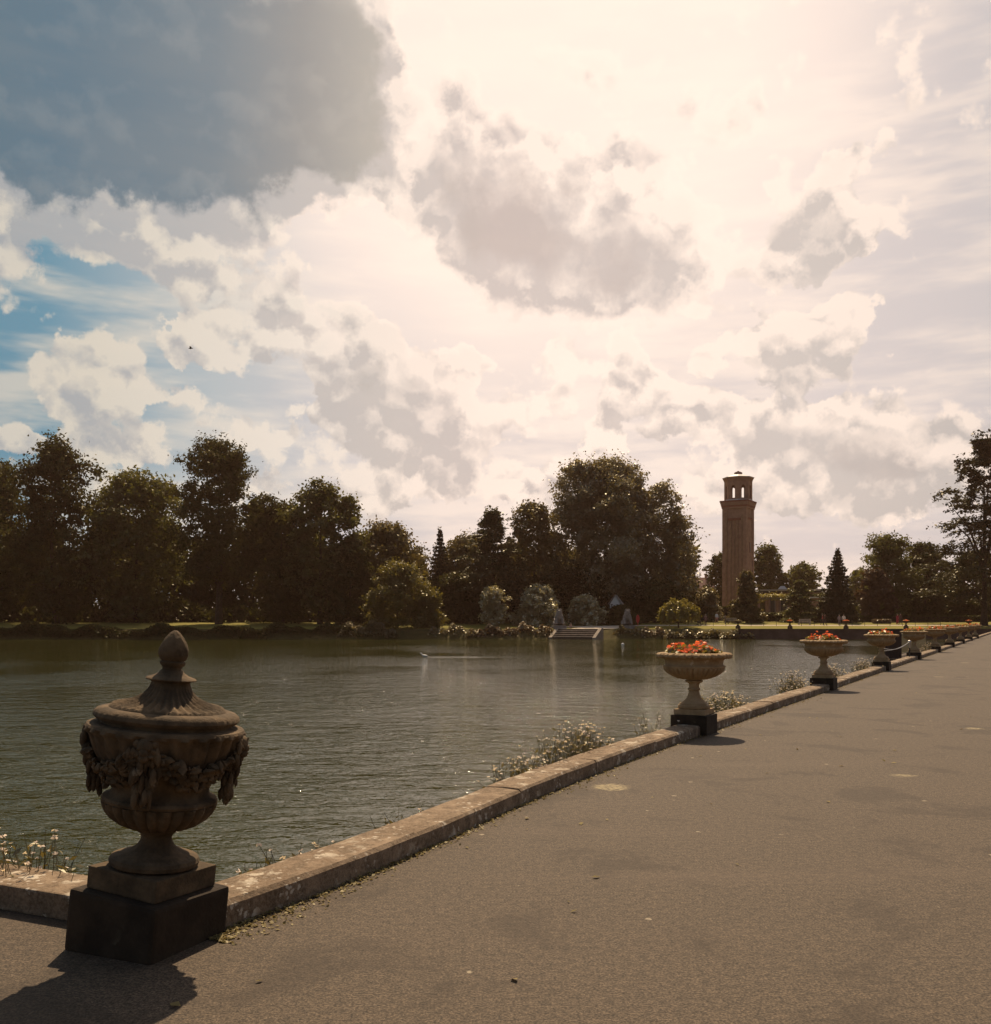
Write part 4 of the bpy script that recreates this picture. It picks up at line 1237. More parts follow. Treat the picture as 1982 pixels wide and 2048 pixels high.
# ------------------------------------------------------------------ brick tower
def tower():
    Y = 212.0
    X = at(1476.5, Y)[0]
    zb = 1.0
    ang = R(238 + 90)                       # local -Y face turns to the bearing of the broad visible face
    t = thing('brick_tower', 'tall square brick campanile with an octagonal arched lantern and pale roof', 'tower', (X, Y, zb), ang)
    S = 5.35
    mpp = Y / F_PX
    zc0 = EYE - zb + (HY - 1019) * mpp       # underside of the cornice
    zc1 = EYE - zb + (HY - 1003) * mpp       # cornice top
    zd1 = EYE - zb + (HY - 957) * mpp        # drum top
    zr = EYE - zb + (HY - 948) * mpp         # roof top
    # shaft: solid core with raised corner piers and panels set back between them
    bm = bmesh.new(); box(bm, (0, 0, zc0 / 2), (S * 1.02 - .24, S * 1.02 - .24, zc0), taper=.965); shaft = obj('shaft', bm, M['brick'], t)
    for sx in (-1, 1):
        for sy in (-1, 1):
            bm = bmesh.new(); box(bm, (sx * (S / 2 - .58), sy * (S / 2 - .58), zc0 / 2), (1.16, 1.16, zc0)); o = obj('corner_pier', bm, M['brick'], t)
    # thin strips on the right-hand face and its opposite
    for s in (-1, 1):
        for k in (-1, 0, 1):
            bm = bmesh.new(); box(bm, (k * .72, s * (S / 2 - .10), zc0 * .46), (.30, .22, zc0 * .86)); obj('pilaster_strip', bm, M['brick_trim'], t)
        for k in (-1, 1):
            bm = bmesh.new(); box(bm, (k * (S / 2 - .95), s * (S / 2 - .0), zc0 * .48), (.34, .10, zc0 * .92)); obj('pilaster_strip', bm, M['brick_trim'], t)
        bm = bmesh.new(); box(bm, (0, s * (S / 2 - .10), zc0 * .905), (2.7, .3, .5)); obj('panel_head', bm, M['brick_red'], t)
    for s in (-1, 1):
        bm = bmesh.new(); box(bm, (s * (S / 2 - .12), 0, zc0 * .915), (.3, S - 2.32, .35)); obj('panel_head', bm, M['brick_red'], t)
        bm = bmesh.new(); box(bm, (s * (S / 2 - .14), 0, zc0 * .66), (.16, .62, 2.3)); fr = obj('slit_window', bm, M['brick_red'], t)
        bm = bmesh.new(); box(bm, (s * (S / 2 - .045), 0, zc0 * .66), (.04, .42, 2.0)); obj('pane', bm, M['dark_metal'], fr)
    # cornice: courses stepping out
    nC = 5
    for k in range(nC):
        z0, z1 = zc0 + (zc1 - zc0) * k / nC, zc0 + (zc1 - zc0) * (k + 1) / nC
        w = S + .12 + .78 * ((k + 1) / nC) ** 1.3
        bm = bmesh.new(); box(bm, (0, 0, (z0 + z1) / 2), (w, w, z1 - z0 + .004)); obj('cornice_course', bm, M['brick_red' if k in (1, 4) else 'brick'], t)
    # octagonal lantern: eight walls, each pierced by a tall arched opening
    Rd = 2.75
    th_ = .5
    view = math.atan2(-Y, -X) - ang
    h0, h1 = zc1, zd1 - .1
    ow, ob, ot = .36, h0 + .55, h0 + .55 + 2.4   # half width, sill and springing of the openings
    for k in range(8):
        a = view + PI / 8 + k * PI / 4
        hw = Rd * math.tan(PI / 8)
        bm = bmesh.new()
        def ring(r):
            s = r / Rd
            W_ = hw * s
            arch = [(ow * math.cos(u), ot + ow * 1.1 * math.sin(u)) for u in np.linspace(0, PI, 9)]
            inner = [(ow, ob)] + arch + [(-ow, ob)]
            outer = [(W_, h0)] + [(W_, h0 + (h1 - h0) * q) for q in (.25, .5, .75)] + [(W_, h1), (W_ * .3, h1), (-W_ * .3, h1), (-W_, h1)] + [(-W_, h0 + (h1 - h0) * q) for q in (.6, .3)] + [(-W_, h0)]
            return inner, outer
        def vtx(r, p):
            n = Vector((math.cos(a), math.sin(a), 0)); tt = Vector((-math.sin(a), math.cos(a), 0))
            v = n * r + tt * p[0]
            return bm.verts.new((v.x, v.y, p[1]))
        loops = []
        for r in (Rd, Rd - th_):
            i_, o_ = ring(r)
            loops.append(([vtx(r, p) for p in i_], [vtx(r, p) for p in o_]))
        for q, (i_, o_) in enumerate(loops):
            m_ = len(i_)
            for j in range(m_ - 1):
                f = (i_[j], i_[j + 1], o_[j + 1], o_[j])
                bm.faces.new(f if q else f[::-1])
            f = (i_[-1], i_[0], o_[0], o_[-1])
            bm.faces.new(f if q else f[::-1])
        for j in range(len(loops[0][0])):
            j2 = (j + 1) % len(loops[0][0])
            bm.faces.new((loops[0][0][j], loops[0][0][j2], loops[1][0][j2], loops[1][0][j]))
            bm.faces.new((loops[0][1][j], loops[1][1][j], loops[1][1][j2], loops[0][1][j2]))
        obj('lantern_wall', bm, M['brick'], t)
    def octa(bm, r, z0, z1, r1=None):
        r1 = r1 or r
        k8 = 1 / math.cos(PI / 8)
        a_ = [bm.verts.new((r * k8 * math.cos(view + i * PI / 4), r * k8 * math.sin(view + i * PI / 4), z0)) for i in range(8)]
        b_ = [bm.verts.new((r1 * k8 * math.cos(view + i * PI / 4), r1 * k8 * math.sin(view + i * PI / 4), z1)) for i in range(8)]
        bm.faces.new(a_[::-1]); bm.faces.new(b_)
        for i in range(8):
            bm.faces.new((a_[i], a_[(i + 1) % 8], b_[(i + 1) % 8], b_[i]))
    for (r, z0, z1) in ((Rd + .06, zd1 - .75, zd1 - .5), (Rd + .16, zd1 - .5, zd1 - .25), (Rd + .28, zd1 - .25, zd1)):
        bm = bmesh.new(); octa(bm, r, z0, z1 - .003); obj('lantern_cornice', bm, M['brick'], t)
    bm = bmesh.new(); octa(bm, Rd + .08, h0 + .0, h0 + .22); obj('lantern_base', bm, M['lead'], t)
    bm = bmesh.new(); octa(bm, Rd + .42, zd1, zd1 + .12); octa(bm, Rd + .36, zd1 + .121, zr - .1, .75); roof = obj('roof', bm, M['lead'], t)
    bm = bmesh.new(); octa(bm, .80, zr - .12, zr + .30); octa(bm, .62, zr + .301, zr + .42); octa(bm, .22, zr + .421, zr + .62); obj('finial', bm, M['brick'], roof)
tower()

# ------------------------------------------------------------------ far buildings
def house():
    Y = 300.0
    x, _, z = at(1398, Y, 1178)
    t = thing('house', 'distant house with a reddish tiled roof left of the tower', 'house', (x, Y, 1.0), R(12))
    e = EYE - 1.0 + (HY - 1176) * Y / F_PX
    r = EYE - 1.0 + (HY - 1155) * Y / F_PX
    bm = bmesh.new(); box(bm, (0, 0, e / 2), (7.4, 6, e)); obj('wall', bm, M['brick'], t)
    bm = bmesh.new()
    a = [bm.verts.new(p) for p in [(-4, -3.4, e - .1), (4, -3.4, e - .1), (4, 3.4, e - .1), (-4, 3.4, e - .1), (-3.4, 0, r), (4, 0, r)]]
    for f in ((0, 1, 5, 4), (2, 3, 4, 5), (3, 0, 4), (1, 2, 5), (3, 2, 1, 0)):
        bm.faces.new([a[i] for i in f])
    rf = obj('roof', bm, M['roof_tile'], t)
    bm = bmesh.new(); tube(bm, [(-4.1, -3.5, e - .1), (-3.45, 0, r + .05)], [.10, .10], 6); obj('verge', bm, M['white_paint'], rf)
    for k in range(3):
        bm = bmesh.new(); box(bm, (-2.4 + k * 2.4, -3.02, e - 1.6), (1.1, .12, 1.3)); w = obj('window', bm, M['white_paint'], t)
        bm = bmesh.new(); box(bm, (-2.4 + k * 2.4, -3.09, e - 1.6), (.9, .04, 1.1)); obj('pane', bm, M['dark_metal'], w)
    bm = bmesh.new(); box(bm, (2.6, .6, r + .3), (.7, .7, 1.6)); obj('chimney', bm, M['brick'], rf)
house()

def summerhouse():
    Y = 158.0
    x, _, z = at(1232, Y, 1240)
    t = thing('summerhouse', 'small white gabled summerhouse half hidden behind the shrubs between the lions', 'summerhouse', (x, Y, .7), R(-14))
    e = EYE - .7 + (HY - 1208) * Y / F_PX
    r = EYE - .7 + (HY - 1191) * Y / F_PX
    bm = bmesh.new(); box(bm, (0, 0, e / 2), (1.7, 2.2, e)); obj('wall', bm, M['white_paint'], t)
    bm = bmesh.new()
    for q, (x0, x1) in enumerate(((-1.15, 0), (0, 1.15))):
        za, zb = (e - .1, r) if q == 0 else (r, e - .1)
        vs = [bm.verts.new(p) for p in [(x0, -1.4, za), (x1, -1.4, zb), (x1, 1.4, zb), (x0, 1.4, za)]]
        vt = [bm.verts.new(v.co + Vector((0, 0, .1))) for v in vs]
        bm.faces.new(vs[::-1]); bm.faces.new(vt)
        for i in range(4): bm.faces.new((vs[i], vs[(i + 1) % 4], vt[(i + 1) % 4], vt[i]))
    obj('roof', bm, M['timber'], t)
    bm = bmesh.new()
    f = [bm.verts.new(p) for p in [(-.86, -1.12, e), (.86, -1.12, e), (0, -1.12, r - .06)]]
    b = [bm.verts.new(v.co + Vector((0, 2.2, 0))) for v in f]
    bm.faces.new(f); bm.faces.new(b[::-1])
    for i in range(3): bm.faces.new((f[i], f[(i + 1) % 3], b[(i + 1) % 3], b[i]))
    obj('gable', bm, M['white_paint'], t)
    bm = bmesh.new(); box(bm, (0, -1.12, .95), (.7, .06, 1.9)); d = obj('door', bm, M['dark_timber'], t)
summerhouse()

def garden_building():
    Y = 192.0
    t = thing('garden_building', 'low flat roofed building with a pale glass lantern behind the low cedar', 'building', (at(1565, Y)[0], Y, 1.0), R(-16))
    e = EYE - 1.0 + (HY - 1186) * Y / F_PX
    bm = bmesh.new(); box(bm, (1.5, 1.5, e / 2), (9.5, 5, e)); obj('wall', bm, M['brick'], t)
    bm = bmesh.new(); box(bm, (1.5, 1.3, e + .35), (11.5, 6.4, .7)); rf = obj('roof', bm, M['dark_timber'], t)
    bm = bmesh.new(); box(bm, (1.5, -1.93, e + .52), (11.6, .07, .34)); obj('fascia', bm, M['timber'], rf)
    bm = bmesh.new(); box(bm, (0, 0, e + 1.0), (1.9, 1.6, .7), taper=.4); obj('roof_lantern', bm, M['lead'], rf)
    bm = bmesh.new(); box(bm, (8.0, -1.0, e - 1.0), (6.0, 5.5, .22)); obj('lower_roof', bm, M['lead'], t)
    bm = bmesh.new(); box(bm, (8.0, -1.0, (e - 1.1) / 2), (5.2, 4.6, e - 1.1)); obj('wing_wall', bm, M['brick'], t)
    for k in range(4):
        bm = bmesh.new(); box(bm, (-2.0 + k * 2.2, -1.04, e * .55), (1.3, .12, e * .5)); w = obj('window', bm, M['timber'], t)
        bm = bmesh.new(); box(bm, (-2.0 + k * 2.2, -1.12, e * .55), (1.05, .04, e * .42)); obj('pane', bm, M['dark_metal'], w)
garden_building()

def pergola():
    Y = 174.0
    x = at(1538, Y)[0]
    t = thing('pergola', 'timber and brick pergola with a leafy top right of the conical evergreen', 'pergola', (x, Y, .88), R(-10))
    h = EYE - .88 + (HY - 1199) * Y / F_PX
    for k in range(3):
        for s in (0, 1):
            bm = bmesh.new(); box(bm, (-1.7 + k * 1.75, s * 2.2, h / 2), (.36, .36, h)); obj('pillar', bm, M['brick'], t)
    for s in (0, 1):
        bm = bmesh.new(); box(bm, (0, s * 2.2, h + .11), (4.4, .2, .22)); obj('beam', bm, M['timber'], t)
    for k in range(8):
        bm = bmesh.new(); box(bm, (-2.0 + k * .57, 1.1, h + .30), (.10, 3.2, .16)); obj('rafter', bm, M['timber'], t)
    rs = np.random.default_rng(9)
    n = 2600
    C = np.stack([rs.uniform(-2.6, 2.9, n), rs.uniform(-.5, 2.8, n), h + .35 + np.abs(rs.normal(size=n)) * .28 - .5 * (rs.uniform(0, 1, n) < .15)], 1)
    V, Fq = leaf_quads(C, rs.normal(size=(n, 3)) * .6 + np.array([0, 0, 1]), rs.uniform(.10, .22, n), rs)
    v = tag(link('climbing_vine', quads_mesh('climbing_vine', V, Fq), M['leaf_yellow']), 'yellow green vine sprawling over the top of the pergola', 'vine')
    v.location = t.location; v.rotation_euler = t.rotation_euler
pergola()

def hedge(label, px0, px1, Y, ytop, ybot, leaf, seed):
    rs = np.random.default_rng(seed)
    x0, x1 = at(px0, Y)[0], at(px1, Y)[0]
    z0, z1 = at(0, Y, ybot)[2], at(0, Y, ytop)[2]
    L, H = x1 - x0, z1 - z0
    t = thing('clipped_hedge', label, 'hedge', ((x0 + x1) / 2, Y, z0))
    bm = bmesh.new(); box(bm, (0, .5, H * .46), (L - .2, .8, H * .92)); obj('branches', bm, M['bark'], t)
    n = int(L * H * 90) + 1500
    P = np.stack([rs.uniform(-L / 2, L / 2, n), rs.uniform(-.05, 1.05, n), rs.uniform(0, H, n)], 1)
    k = rs.integers(0, 3, n)
    P[k == 0, 1] = -.05 + rs.normal(size=(k == 0).sum()) * .05
    P[k == 1, 2] = H + rs.normal(size=(k == 1).sum()) * .05
    V, Fq = leaf_quads(P, rs.normal(size=(n, 3)) + np.array([0, -.4, .6]), rs.uniform(.10, .18, n), rs)
    tag(link('foliage', quads_mesh('foliage', V, Fq), M[leaf], t), kind='stuff')
hedge('dark clipped hedge behind the lawn right of the pointed spruce', 1716, 1980, 168, 1232, 1247, 'leaf_dark', 51)
hedge('lower brownish clipped hedge in front of the copper tree', 1748, 1782, 158, 1240, 1252, 'leaf_heath', 52)
hedge('dark clipped hedge between the willow and the conical evergreen', 1330, 1466, 172, 1214, 1240, 'leaf_dark', 53)
hedge('dark clipped hedge below the pergola and the low cedar', 1500, 1650, 170, 1226, 1243, 'leaf_dark', 54)

# ------------------------------------------------------------------ low rail fence along the far walk
def zt(y): return float(np.interp(y, [142.5, 148, 152, 160, 170, 190], [.20, .48, .64, 1.02, 1.2, 1.25]))
def fence():
    Y = 150.6
    t = thing('low_rail_fence', 'low iron rail fence with thin posts along the far gravel walk', 'fence', (0, Y, zt(Y)))
    me = None
    xs = np.arange(at(1376, Y)[0], at(1900, Y)[0], 1.95)
    for x in xs:
        if me is None:
            bm = bmesh.new(); tube(bm, [(0, 0, -.1), (0, 0, .78)], [.035, .03], 6); blob(bm, (0, 0, .80), .055, 1)
            o = obj('post', bm, M['dark_metal'], t); me = o.data
        else:
            o = link('post', me, None, t)
        o.location = (x, 0, 0)
    bm = bmesh.new(); tube(bm, [(xs[0], 0, .52), (xs[-1], 0, .52)], [.018, .018], 5); obj('rail', bm, M['dark_metal'], t)
fence()

def bench(label, px, Y, rz):
    x = at(px, Y)[0]
    t = thing('park_bench', label, 'bench', (x, Y, zt(Y)), rz, 'timber benches on the far lawn')
    bm = bmesh.new()
    for k in range(4): box(bm, (0, -.22 + k * .14, .45), (1.8, .11, .035))
    obj('seat', bm, M['timber'], t)
    bm = bmesh.new()
    for k in range(9): box(bm, (-.80 + k * .2, .30, .70), (.10, .03, .40))
    box(bm, (0, .30, .92), (1.8, .05, .09)); box(bm, (0, .30, .50), (1.8, .045, .06))
    obj('backrest', bm, M['timber'], t)
    for sx in (-1, 1):
        for sy in (-1, 1):
            bm = bmesh.new(); box(bm, (sx * .86, sy * .25 + .04, .22 if sy < 0 else .47), (.09, .08, .44 if sy < 0 else .94)); obj('leg', bm, M['timber'], t)
        bm = bmesh.new(); box(bm, (sx * .86, .03, .66), (.09, .62, .06)); obj('armrest', bm, M['timber'], t)
bench('pale timber bench seen from behind in front of the low cedar', 1608.5, 152.6 + 1.2, R(180))
bench('timber bench left of the conical evergreen, beside the leaning person', 1461, 157.5, R(176))

# ------------------------------------------------------------------ people (about twenty pixels tall in the photograph)
def cloth(name, bands):
    """clothing by height on the body: list of (height fraction, colour)"""
    m, T = new_mat(name)
    sp = T.n('ShaderNodeSeparateXYZ'); T.put(sp.inputs[0], coords(T))
    f = T.math('DIVIDE', sp.outputs[2], 1.8)
    col = T.ramp(f, bands, 'CONSTANT')
    return finish(m, T, pbsdf(T, col, .8, spec=.2))
SKIN = (.42, .25, .17)
def person(label, px, Y, rz, H, bands, pose='stand', z=None, dress=False):
    x = at(px, Y)[0]
    z = zt(Y) if z is None else z
    t = thing('person', label, 'person', (x, Y, z), rz)
    s = H / 1.75
    if pose in ('stand', 'walk'):
        st = .24 if pose == 'walk' else .06
        J = [((0, 0, .95), (.155, .115)), ((0, .0, 1.15), (.145, .105)), ((0, .01, 1.38), (.185, .12)), ((0, 0, 1.50), .06), ((0, -.02, 1.60), (.085, .10)), ((0, -.01, 1.72), (.07, .085)),
             ((.20, 0, 1.40), .062), ((.27, .03, 1.13), .05), ((.25, -.10, .90), .04), ((.25, -.14, .82), .042),
             ((-.20, 0, 1.40), .062), ((-.27, .03, 1.13), .05), ((-.25, -.06, .90), .04), ((-.25, -.09, .82), .042),
             ((.10, 0, .88), .105), ((.11, -st * .6, .50), .072), ((.11, -st * .9 + .04, .09), .045), ((.11, -st * .9 - .12, .04), .04),
             ((-.10, 0, .88), .105), ((-.11, st * .3, .50), .072), ((-.11, st * 1.1 + .04, .09), .045), ((-.11, st * 1.1 - .10, .04), .04)]
        if dress:
            J[15] = ((.07, 0, .55), .19); J[19] = ((-.07, 0, .55), .19)
    else:   # sitting
        J = [((0, 0, .52), (.16, .13)), ((0, .02, .72), (.15, .11)), ((0, .02, .95), (.18, .12)), ((0, 0, 1.07), .06), ((0, -.02, 1.17), (.085, .10)), ((0, -.01, 1.29), (.07, .085)),
             ((.20, 0, .97), .06), ((.26, -.05, .72), .05), ((.20, -.28, .62), .04), ((.16, -.34, .60), .04),
             ((-.20, 0, .97), .06), ((-.26, -.05, .72), .05), ((-.20, -.28, .62), .04), ((-.16, -.34, .60), .04),
             ((.10, -.12, .50), .10), ((.12, -.44, .48), .075), ((.12, -.46, .09), .045), ((.12, -.58, .04), .04),
             ((-.10, -.12, .50), .10), ((-.12, -.44, .48), .075), ((-.12, -.46, .09), .045), ((-.12, -.58, .04), .04)]
    E = [(0, 1), (1, 2), (2, 3), (3, 4), (4, 5), (2, 6), (6, 7), (7, 8), (8, 9), (2, 10), (10, 11), (11, 12), (12, 13), (0, 14), (14, 15), (15, 16), (16, 17), (0, 18), (18, 19), (19, 20), (20, 21)]
    skin_mesh('body', J, E, cloth('clothes of ' + label[:30], bands), t, 1)
    hz = 1.66 if pose != 'sit' else 1.24
    bm = bmesh.new(); blob(bm, (0, .035, hz + .03), .112, 2, (.92, 1.0, .95)); obj('hair', bm, M['hair'], t, True)
    t.scale = (s, s, s)
    return t
M['hair'] = simple('dark hair', (.035, .022, .015), .6)
def bands(legs, top, shoes=(.04, .03, .03), waist=.53):
    return [(0, shoes), (.05, legs), (waist, top), (.83, SKIN)]
person('person in pale blue top and pink trousers on the walk left of the bench', 1433.5, 160, R(20), 1.72, bands((.45, .24, .24), (.52, .55, .62)), 'walk')
person('person in dull purple coat beside the pushchair near the willow', 1411, 152.6, R(-30), 1.68, bands((.10, .06, .06), (.17, .10, .11)), 'stand')
person('person in dark clothes sitting on the end of the left bench', 1450.5, 157.2, R(60), 1.70, [(0, (.04, .03, .03)), (.05, (.05, .045, .045)), (.33, (.07, .055, .05)), (.60, SKIN)], 'sit')
person('person in dark red top walking in front of the pointed spruce', 1645, 153.4, R(70), 1.75, bands((.035, .03, .03), (.26, .05, .045)), 'walk')
person('person in dark trousers right behind the one in dark red', 1649.5, 154.1, R(75), 1.72, bands((.05, .04, .045), (.14, .07, .06)), 'walk')
person('person in greyish purple clothes standing left of the small wall urn', 1678.5, 153.0, R(10), 1.66, bands((.13, .10, .11), (.24, .18, .19)), 'stand')
person('person in whitish top standing behind the small wall urn', 1687.5, 153.6, R(-20), 1.66, bands((.12, .09, .10), (.60, .54, .50)), 'stand')
person('person in long crimson dress near the right hand hedge', 1795, 155.0, R(30), 1.70, bands((.30, .035, .06), (.28, .035, .06)), 'stand', dress=True)
person('person in dark clothes beside the one in the crimson dress', 1801, 156.0, R(10), 1.74, bands((.06, .04, .04), (.09, .05, .05)), 'stand')
person('person in light top sitting on the ground beside the left stone lion', 1141.5, 144.8, R(-20), 1.6, [(0, (.06, .05, .05)), (.05, (.35, .20, .15)), (.33, (.46, .30, .25)), (.60, SKIN)], 'sit', z=-.12)

def pushchair():
    Y = 152.2
    x = at(1399, Y)[0]
    t = thing('pushchair', 'dark pushchair with a hood on the walk right of the willow', 'pushchair', (x, Y, zt(Y)), R(60))
    bm = bmesh.new(); box(bm, (0, .05, .50), (.42, .40, .08)); box(bm, (0, .28, .75), (.42, .08, .52)); obj('seat', bm, M['dark_timber'], t)
    bm = bmesh.new(); blob(bm, (0, .18, .95), .28, 2, (.8, .9, .7)); obj('hood', bm, M['dark_timber'], t, True)
    bm = bmesh.new()
    for s in (-1, 1):
        tube(bm, [(s * .24, -.36, .12), (s * .24, .12, .55), (s * .24, .50, 1.05)], [.018] * 3, 6)
        tube(bm, [(s * .24, .36, .12), (s * .24, .02, .55)], [.018] * 2, 6)
    tube(bm, [(-.24, .50, 1.05), (.24, .50, 1.05)], [.02, .02], 6)
    obj('frame', bm, M['dark_metal'], t)
    for sx in (-1, 1):
        for y in (-.36, .36):
            bm = bmesh.new()
            pts = [(sx * .27, y + .12 * math.cos(a), .125 + .12 * math.sin(a)) for a in np.linspace(0, 2 * PI, 17)]
            tube(bm, pts, [.022] * 17, 6, cap=False)
            tube(bm, [(sx * .27, y, .02), (sx * .27, y, .23)], [.012] * 2, 5); tube(bm, [(sx * .27, y - .1, .125), (sx * .27, y + .1, .125)], [.012] * 2, 5)
            obj('wheel', bm, M['dark_metal'], t)
pushchair()

# ------------------------------------------------------------------ railing, screen and chain beside the farther urns
def landing_stage():
    p, d, n = kpt(44)
    a = math.atan2(d.y, d.x)
    # concrete shelf behind the kerb
    t = thing('landing_shelf', 'narrow stone landing shelf behind the kerb beside the slatted railing', 'landing', (p.x, p.y, 0), a)
    bm = bmesh.new(); box(bm, (4, 1.05, -.80), (16, 1.35, 1.5), bevel=.02); obj('slab', bm, M['wall_stone'], t)
    r = thing('slatted_railing', 'pale slatted metal railing behind the fourth and fifth flower urns', 'railing', (p.x, p.y, -.05), a)
    L = 13.0
    for k in range(3):
        bm = bmesh.new(); tube(bm, [(-2.6 + k * 6.5, 1.15, 0), (-2.6 + k * 6.5, 1.15, 1.12)], [.045, .045], 8); blob(bm, (-2.6 + k * 6.5, 1.15, 1.15), .06, 1); obj('post', bm, M['pale_metal'], r)
    for z in (.12, 1.0):
        bm = bmesh.new(); box(bm, (3.9, 1.15, z), (L, .05, .05)); obj('rail', bm, M['pale_metal'], r)
    me = None
    for k in range(int(L / .13)):
        if me is None:
            bm = bmesh.new(); box(bm, (0, 0, .56), (.030, .02, .88)); o = obj('slat', bm, M['pale_metal'], r); me = o.data
        else:
            o = link('slat', me, None, r)
        o.location = (-2.5 + k * .13, 1.15, 0)
    # dark screen standing square to the pond at the railing's near end
    Y = 41.6
    x0, x1 = at(1770, Y)[0], at(1803, Y)[0]
    s = thing('timber_screen', 'dark upright board screen at the near end of the slatted railing', 'screen', ((x0 + x1) / 2, Y, -.75))
    h = 1.2 + .75
    nb = 5
    w = (x1 - x0 + .0) / nb
    for k in range(nb):
        bm = bmesh.new(); box(bm, (-(x1 - x0) / 2 + (k + .5) * w, 0, h / 2), (w - .008, .05, h - .01 * (k % 2))); obj('board', bm, M['dark_timber'], s)
    for z in (.5, 1.7):
        bm = bmesh.new(); box(bm, (0, .055, z), (x1 - x0, .06, .09)); obj('batten', bm, M['dark_timber'], s)
landing_stage()

def chain_rail():
    Y = 38.2
    p, d, n = kpt(Y)
    x = at(1819, Y)[0]
    t = thing('chain_post', 'short post with a pale cap and slack chain beside the fourth flower urn', 'post', (x, Y, .13))
    bm = bmesh.new(); tube(bm, [(0, 0, 0), (0, 0, .42)], [.035, .03], 8); obj('shaft', bm, M['dark_metal'], t)
    bm = bmesh.new(); lathe(bm, [(.03, .36), (.055, .40), (.058, .58), (.065, .60), (.05, .64), (.015, .66)], 14); obj('cap', bm, M['steel'], t, True)
    e = URNS[2] - Vector((x, Y, 0))
    for q, (tx, ty, tz, sag) in enumerate(((e.x, e.y, -.12, .10), (e.x, e.y, -.02, .16))):
        bm = bmesh.new()
        pts = [Vector((0, 0, .60)).lerp(Vector((tx, ty, .60 + tz)), u) - Vector((0, 0, sag * 4 * u * (1 - u))) for u in np.linspace(0, 1, 14)]
        tube(bm, pts, [.010] * 14, 5); obj('chain', bm, M['steel'], t)
chain_rail()

# ------------------------------------------------------------------ plants growing behind the kerb
def daisies(label, y0, y1, hgt, n_st, seed, bloom=.8, thin=1.0, at_=None):
    rs = np.random.default_rng(seed)
    if at_:
        loc, L, rz = (*at_[0], -.27), at_[1], at_[2]
    else:
        pm, d, nn = kpt((y0 + y1) / 2)
        L = (y1 - y0) / d.y
        loc, rz = (pm.x - nn.x * .52, pm.y - nn.y * .52, -.27), math.atan2(d.y, d.x)
    t = thing('daisy_clump', label, 'flowers', loc, rz, 'pale daisies growing behind the kerb')
    bm_pts, LC, LN, LS, PC, PN, PS = [], [], [], [], [], [], []
    bm = bmesh.new()
    for k in range(n_st):
        u = rs.normal() * .28 * L
        u = max(-L / 2, min(L / 2, u))
        v = rs.normal() * .11
        env = (1 - (abs(u) / (L / 2 + .01)) ** 2.2) * .75 + .25
        h = hgt * env * rs.uniform(.35, 1.0) + .20
        lean = rs.normal(size=2) * .10
        top = Vector((u + lean[0], v + lean[1], h))
        tube(bm, [(u, v * .5, 0), (u + lean[0] * .4, v + lean[1] * .4, h * .55), top], [.004 * thin, .003 * thin, .0022 * thin], 3, cap=False)
        m = 5
        s = rs.uniform(.1, .92, m)
        LC += [(u + lean[0] * q + rs.normal() * .025, v + lean[1] * q + rs.normal() * .025, h * q) for q in s]
        LN += list(rs.normal(size=(m, 3)) + np.array([0, 0, .4])); LS += list(rs.uniform(.018, .040, m))
        if rs.uniform() < bloom:
            fd = np.array([rs.normal() * .5, rs.normal() * .5, 1.0]); fd /= np.linalg.norm(fd)
            pa = np.arange(5) * 2 * PI / 5 + rs.uniform(0, 1)
            r = rs.uniform(.007, .0125)
            for a in pa:
                PC.append((top.x + r * math.cos(a), top.y + r * math.sin(a), top.z + rs.normal() * .003)); PN.append(fd + rs.normal(size=3) * .2); PS.append(r * 1.05)
    tag(obj('stems', bm, M['stem_green'], t), kind='stuff')
    V, Fq = leaf_quads(np.array(LC), np.array(LN), np.array(LS), rs, .38)
    tag(link('foliage', quads_mesh('foliage', V, Fq), M['stem_green'], t), kind='stuff')
    V, Fq = leaf_quads(np.array(PC), np.array(PN), np.array(PS), rs, .7)
    tag(link('blossom', quads_mesh('blossom', V, Fq), M['petal_white'], t), kind='stuff')
daisies('pale daisy clump behind the kerb left of the nearest flower urn', 9.7, 11.7, .54, 230, 401)
daisies('sparse pale daisies behind the kerb trailing left of the larger clump', 8.9, 9.9, .34, 80, 402)
daisies('few pale daisies beside the left edge of the nearest urn block', 13.0, 13.5, .42, 18, 403)
daisies('pale daisy clump behind the kerb right of the nearest flower urn', 14.9, 17.2, .48, 250, 404)
daisies('pale daisy clump left of the second flower urn', 19.6, 21.9, .58, 240, 405)
daisies('pale daisy clump right of the second flower urn', 23.4, 26.3, .55, 220, 406)
daisies('small pale daisy clump left of the third flower urn', 28.6, 30.6, .5, 160, 407)
daisies('dark stemmed daisies left of the tall lidded urn', 0, 0, .42, 110, 408, .45, at_=((-2.75, 5.75), .95, 2.71))
daisies('thin wispy daisies behind the kerb right of the lidded urn', 5.15, 6.6, .22, 60, 409, .5)
daisies('lone thin stems behind the kerb in the open stretch', 6.7, 8.2, .16, 34, 410, .4)
daisies('small pale daisies beside the fifth flower urn', 46.2, 48.0, .6, 120, 411)

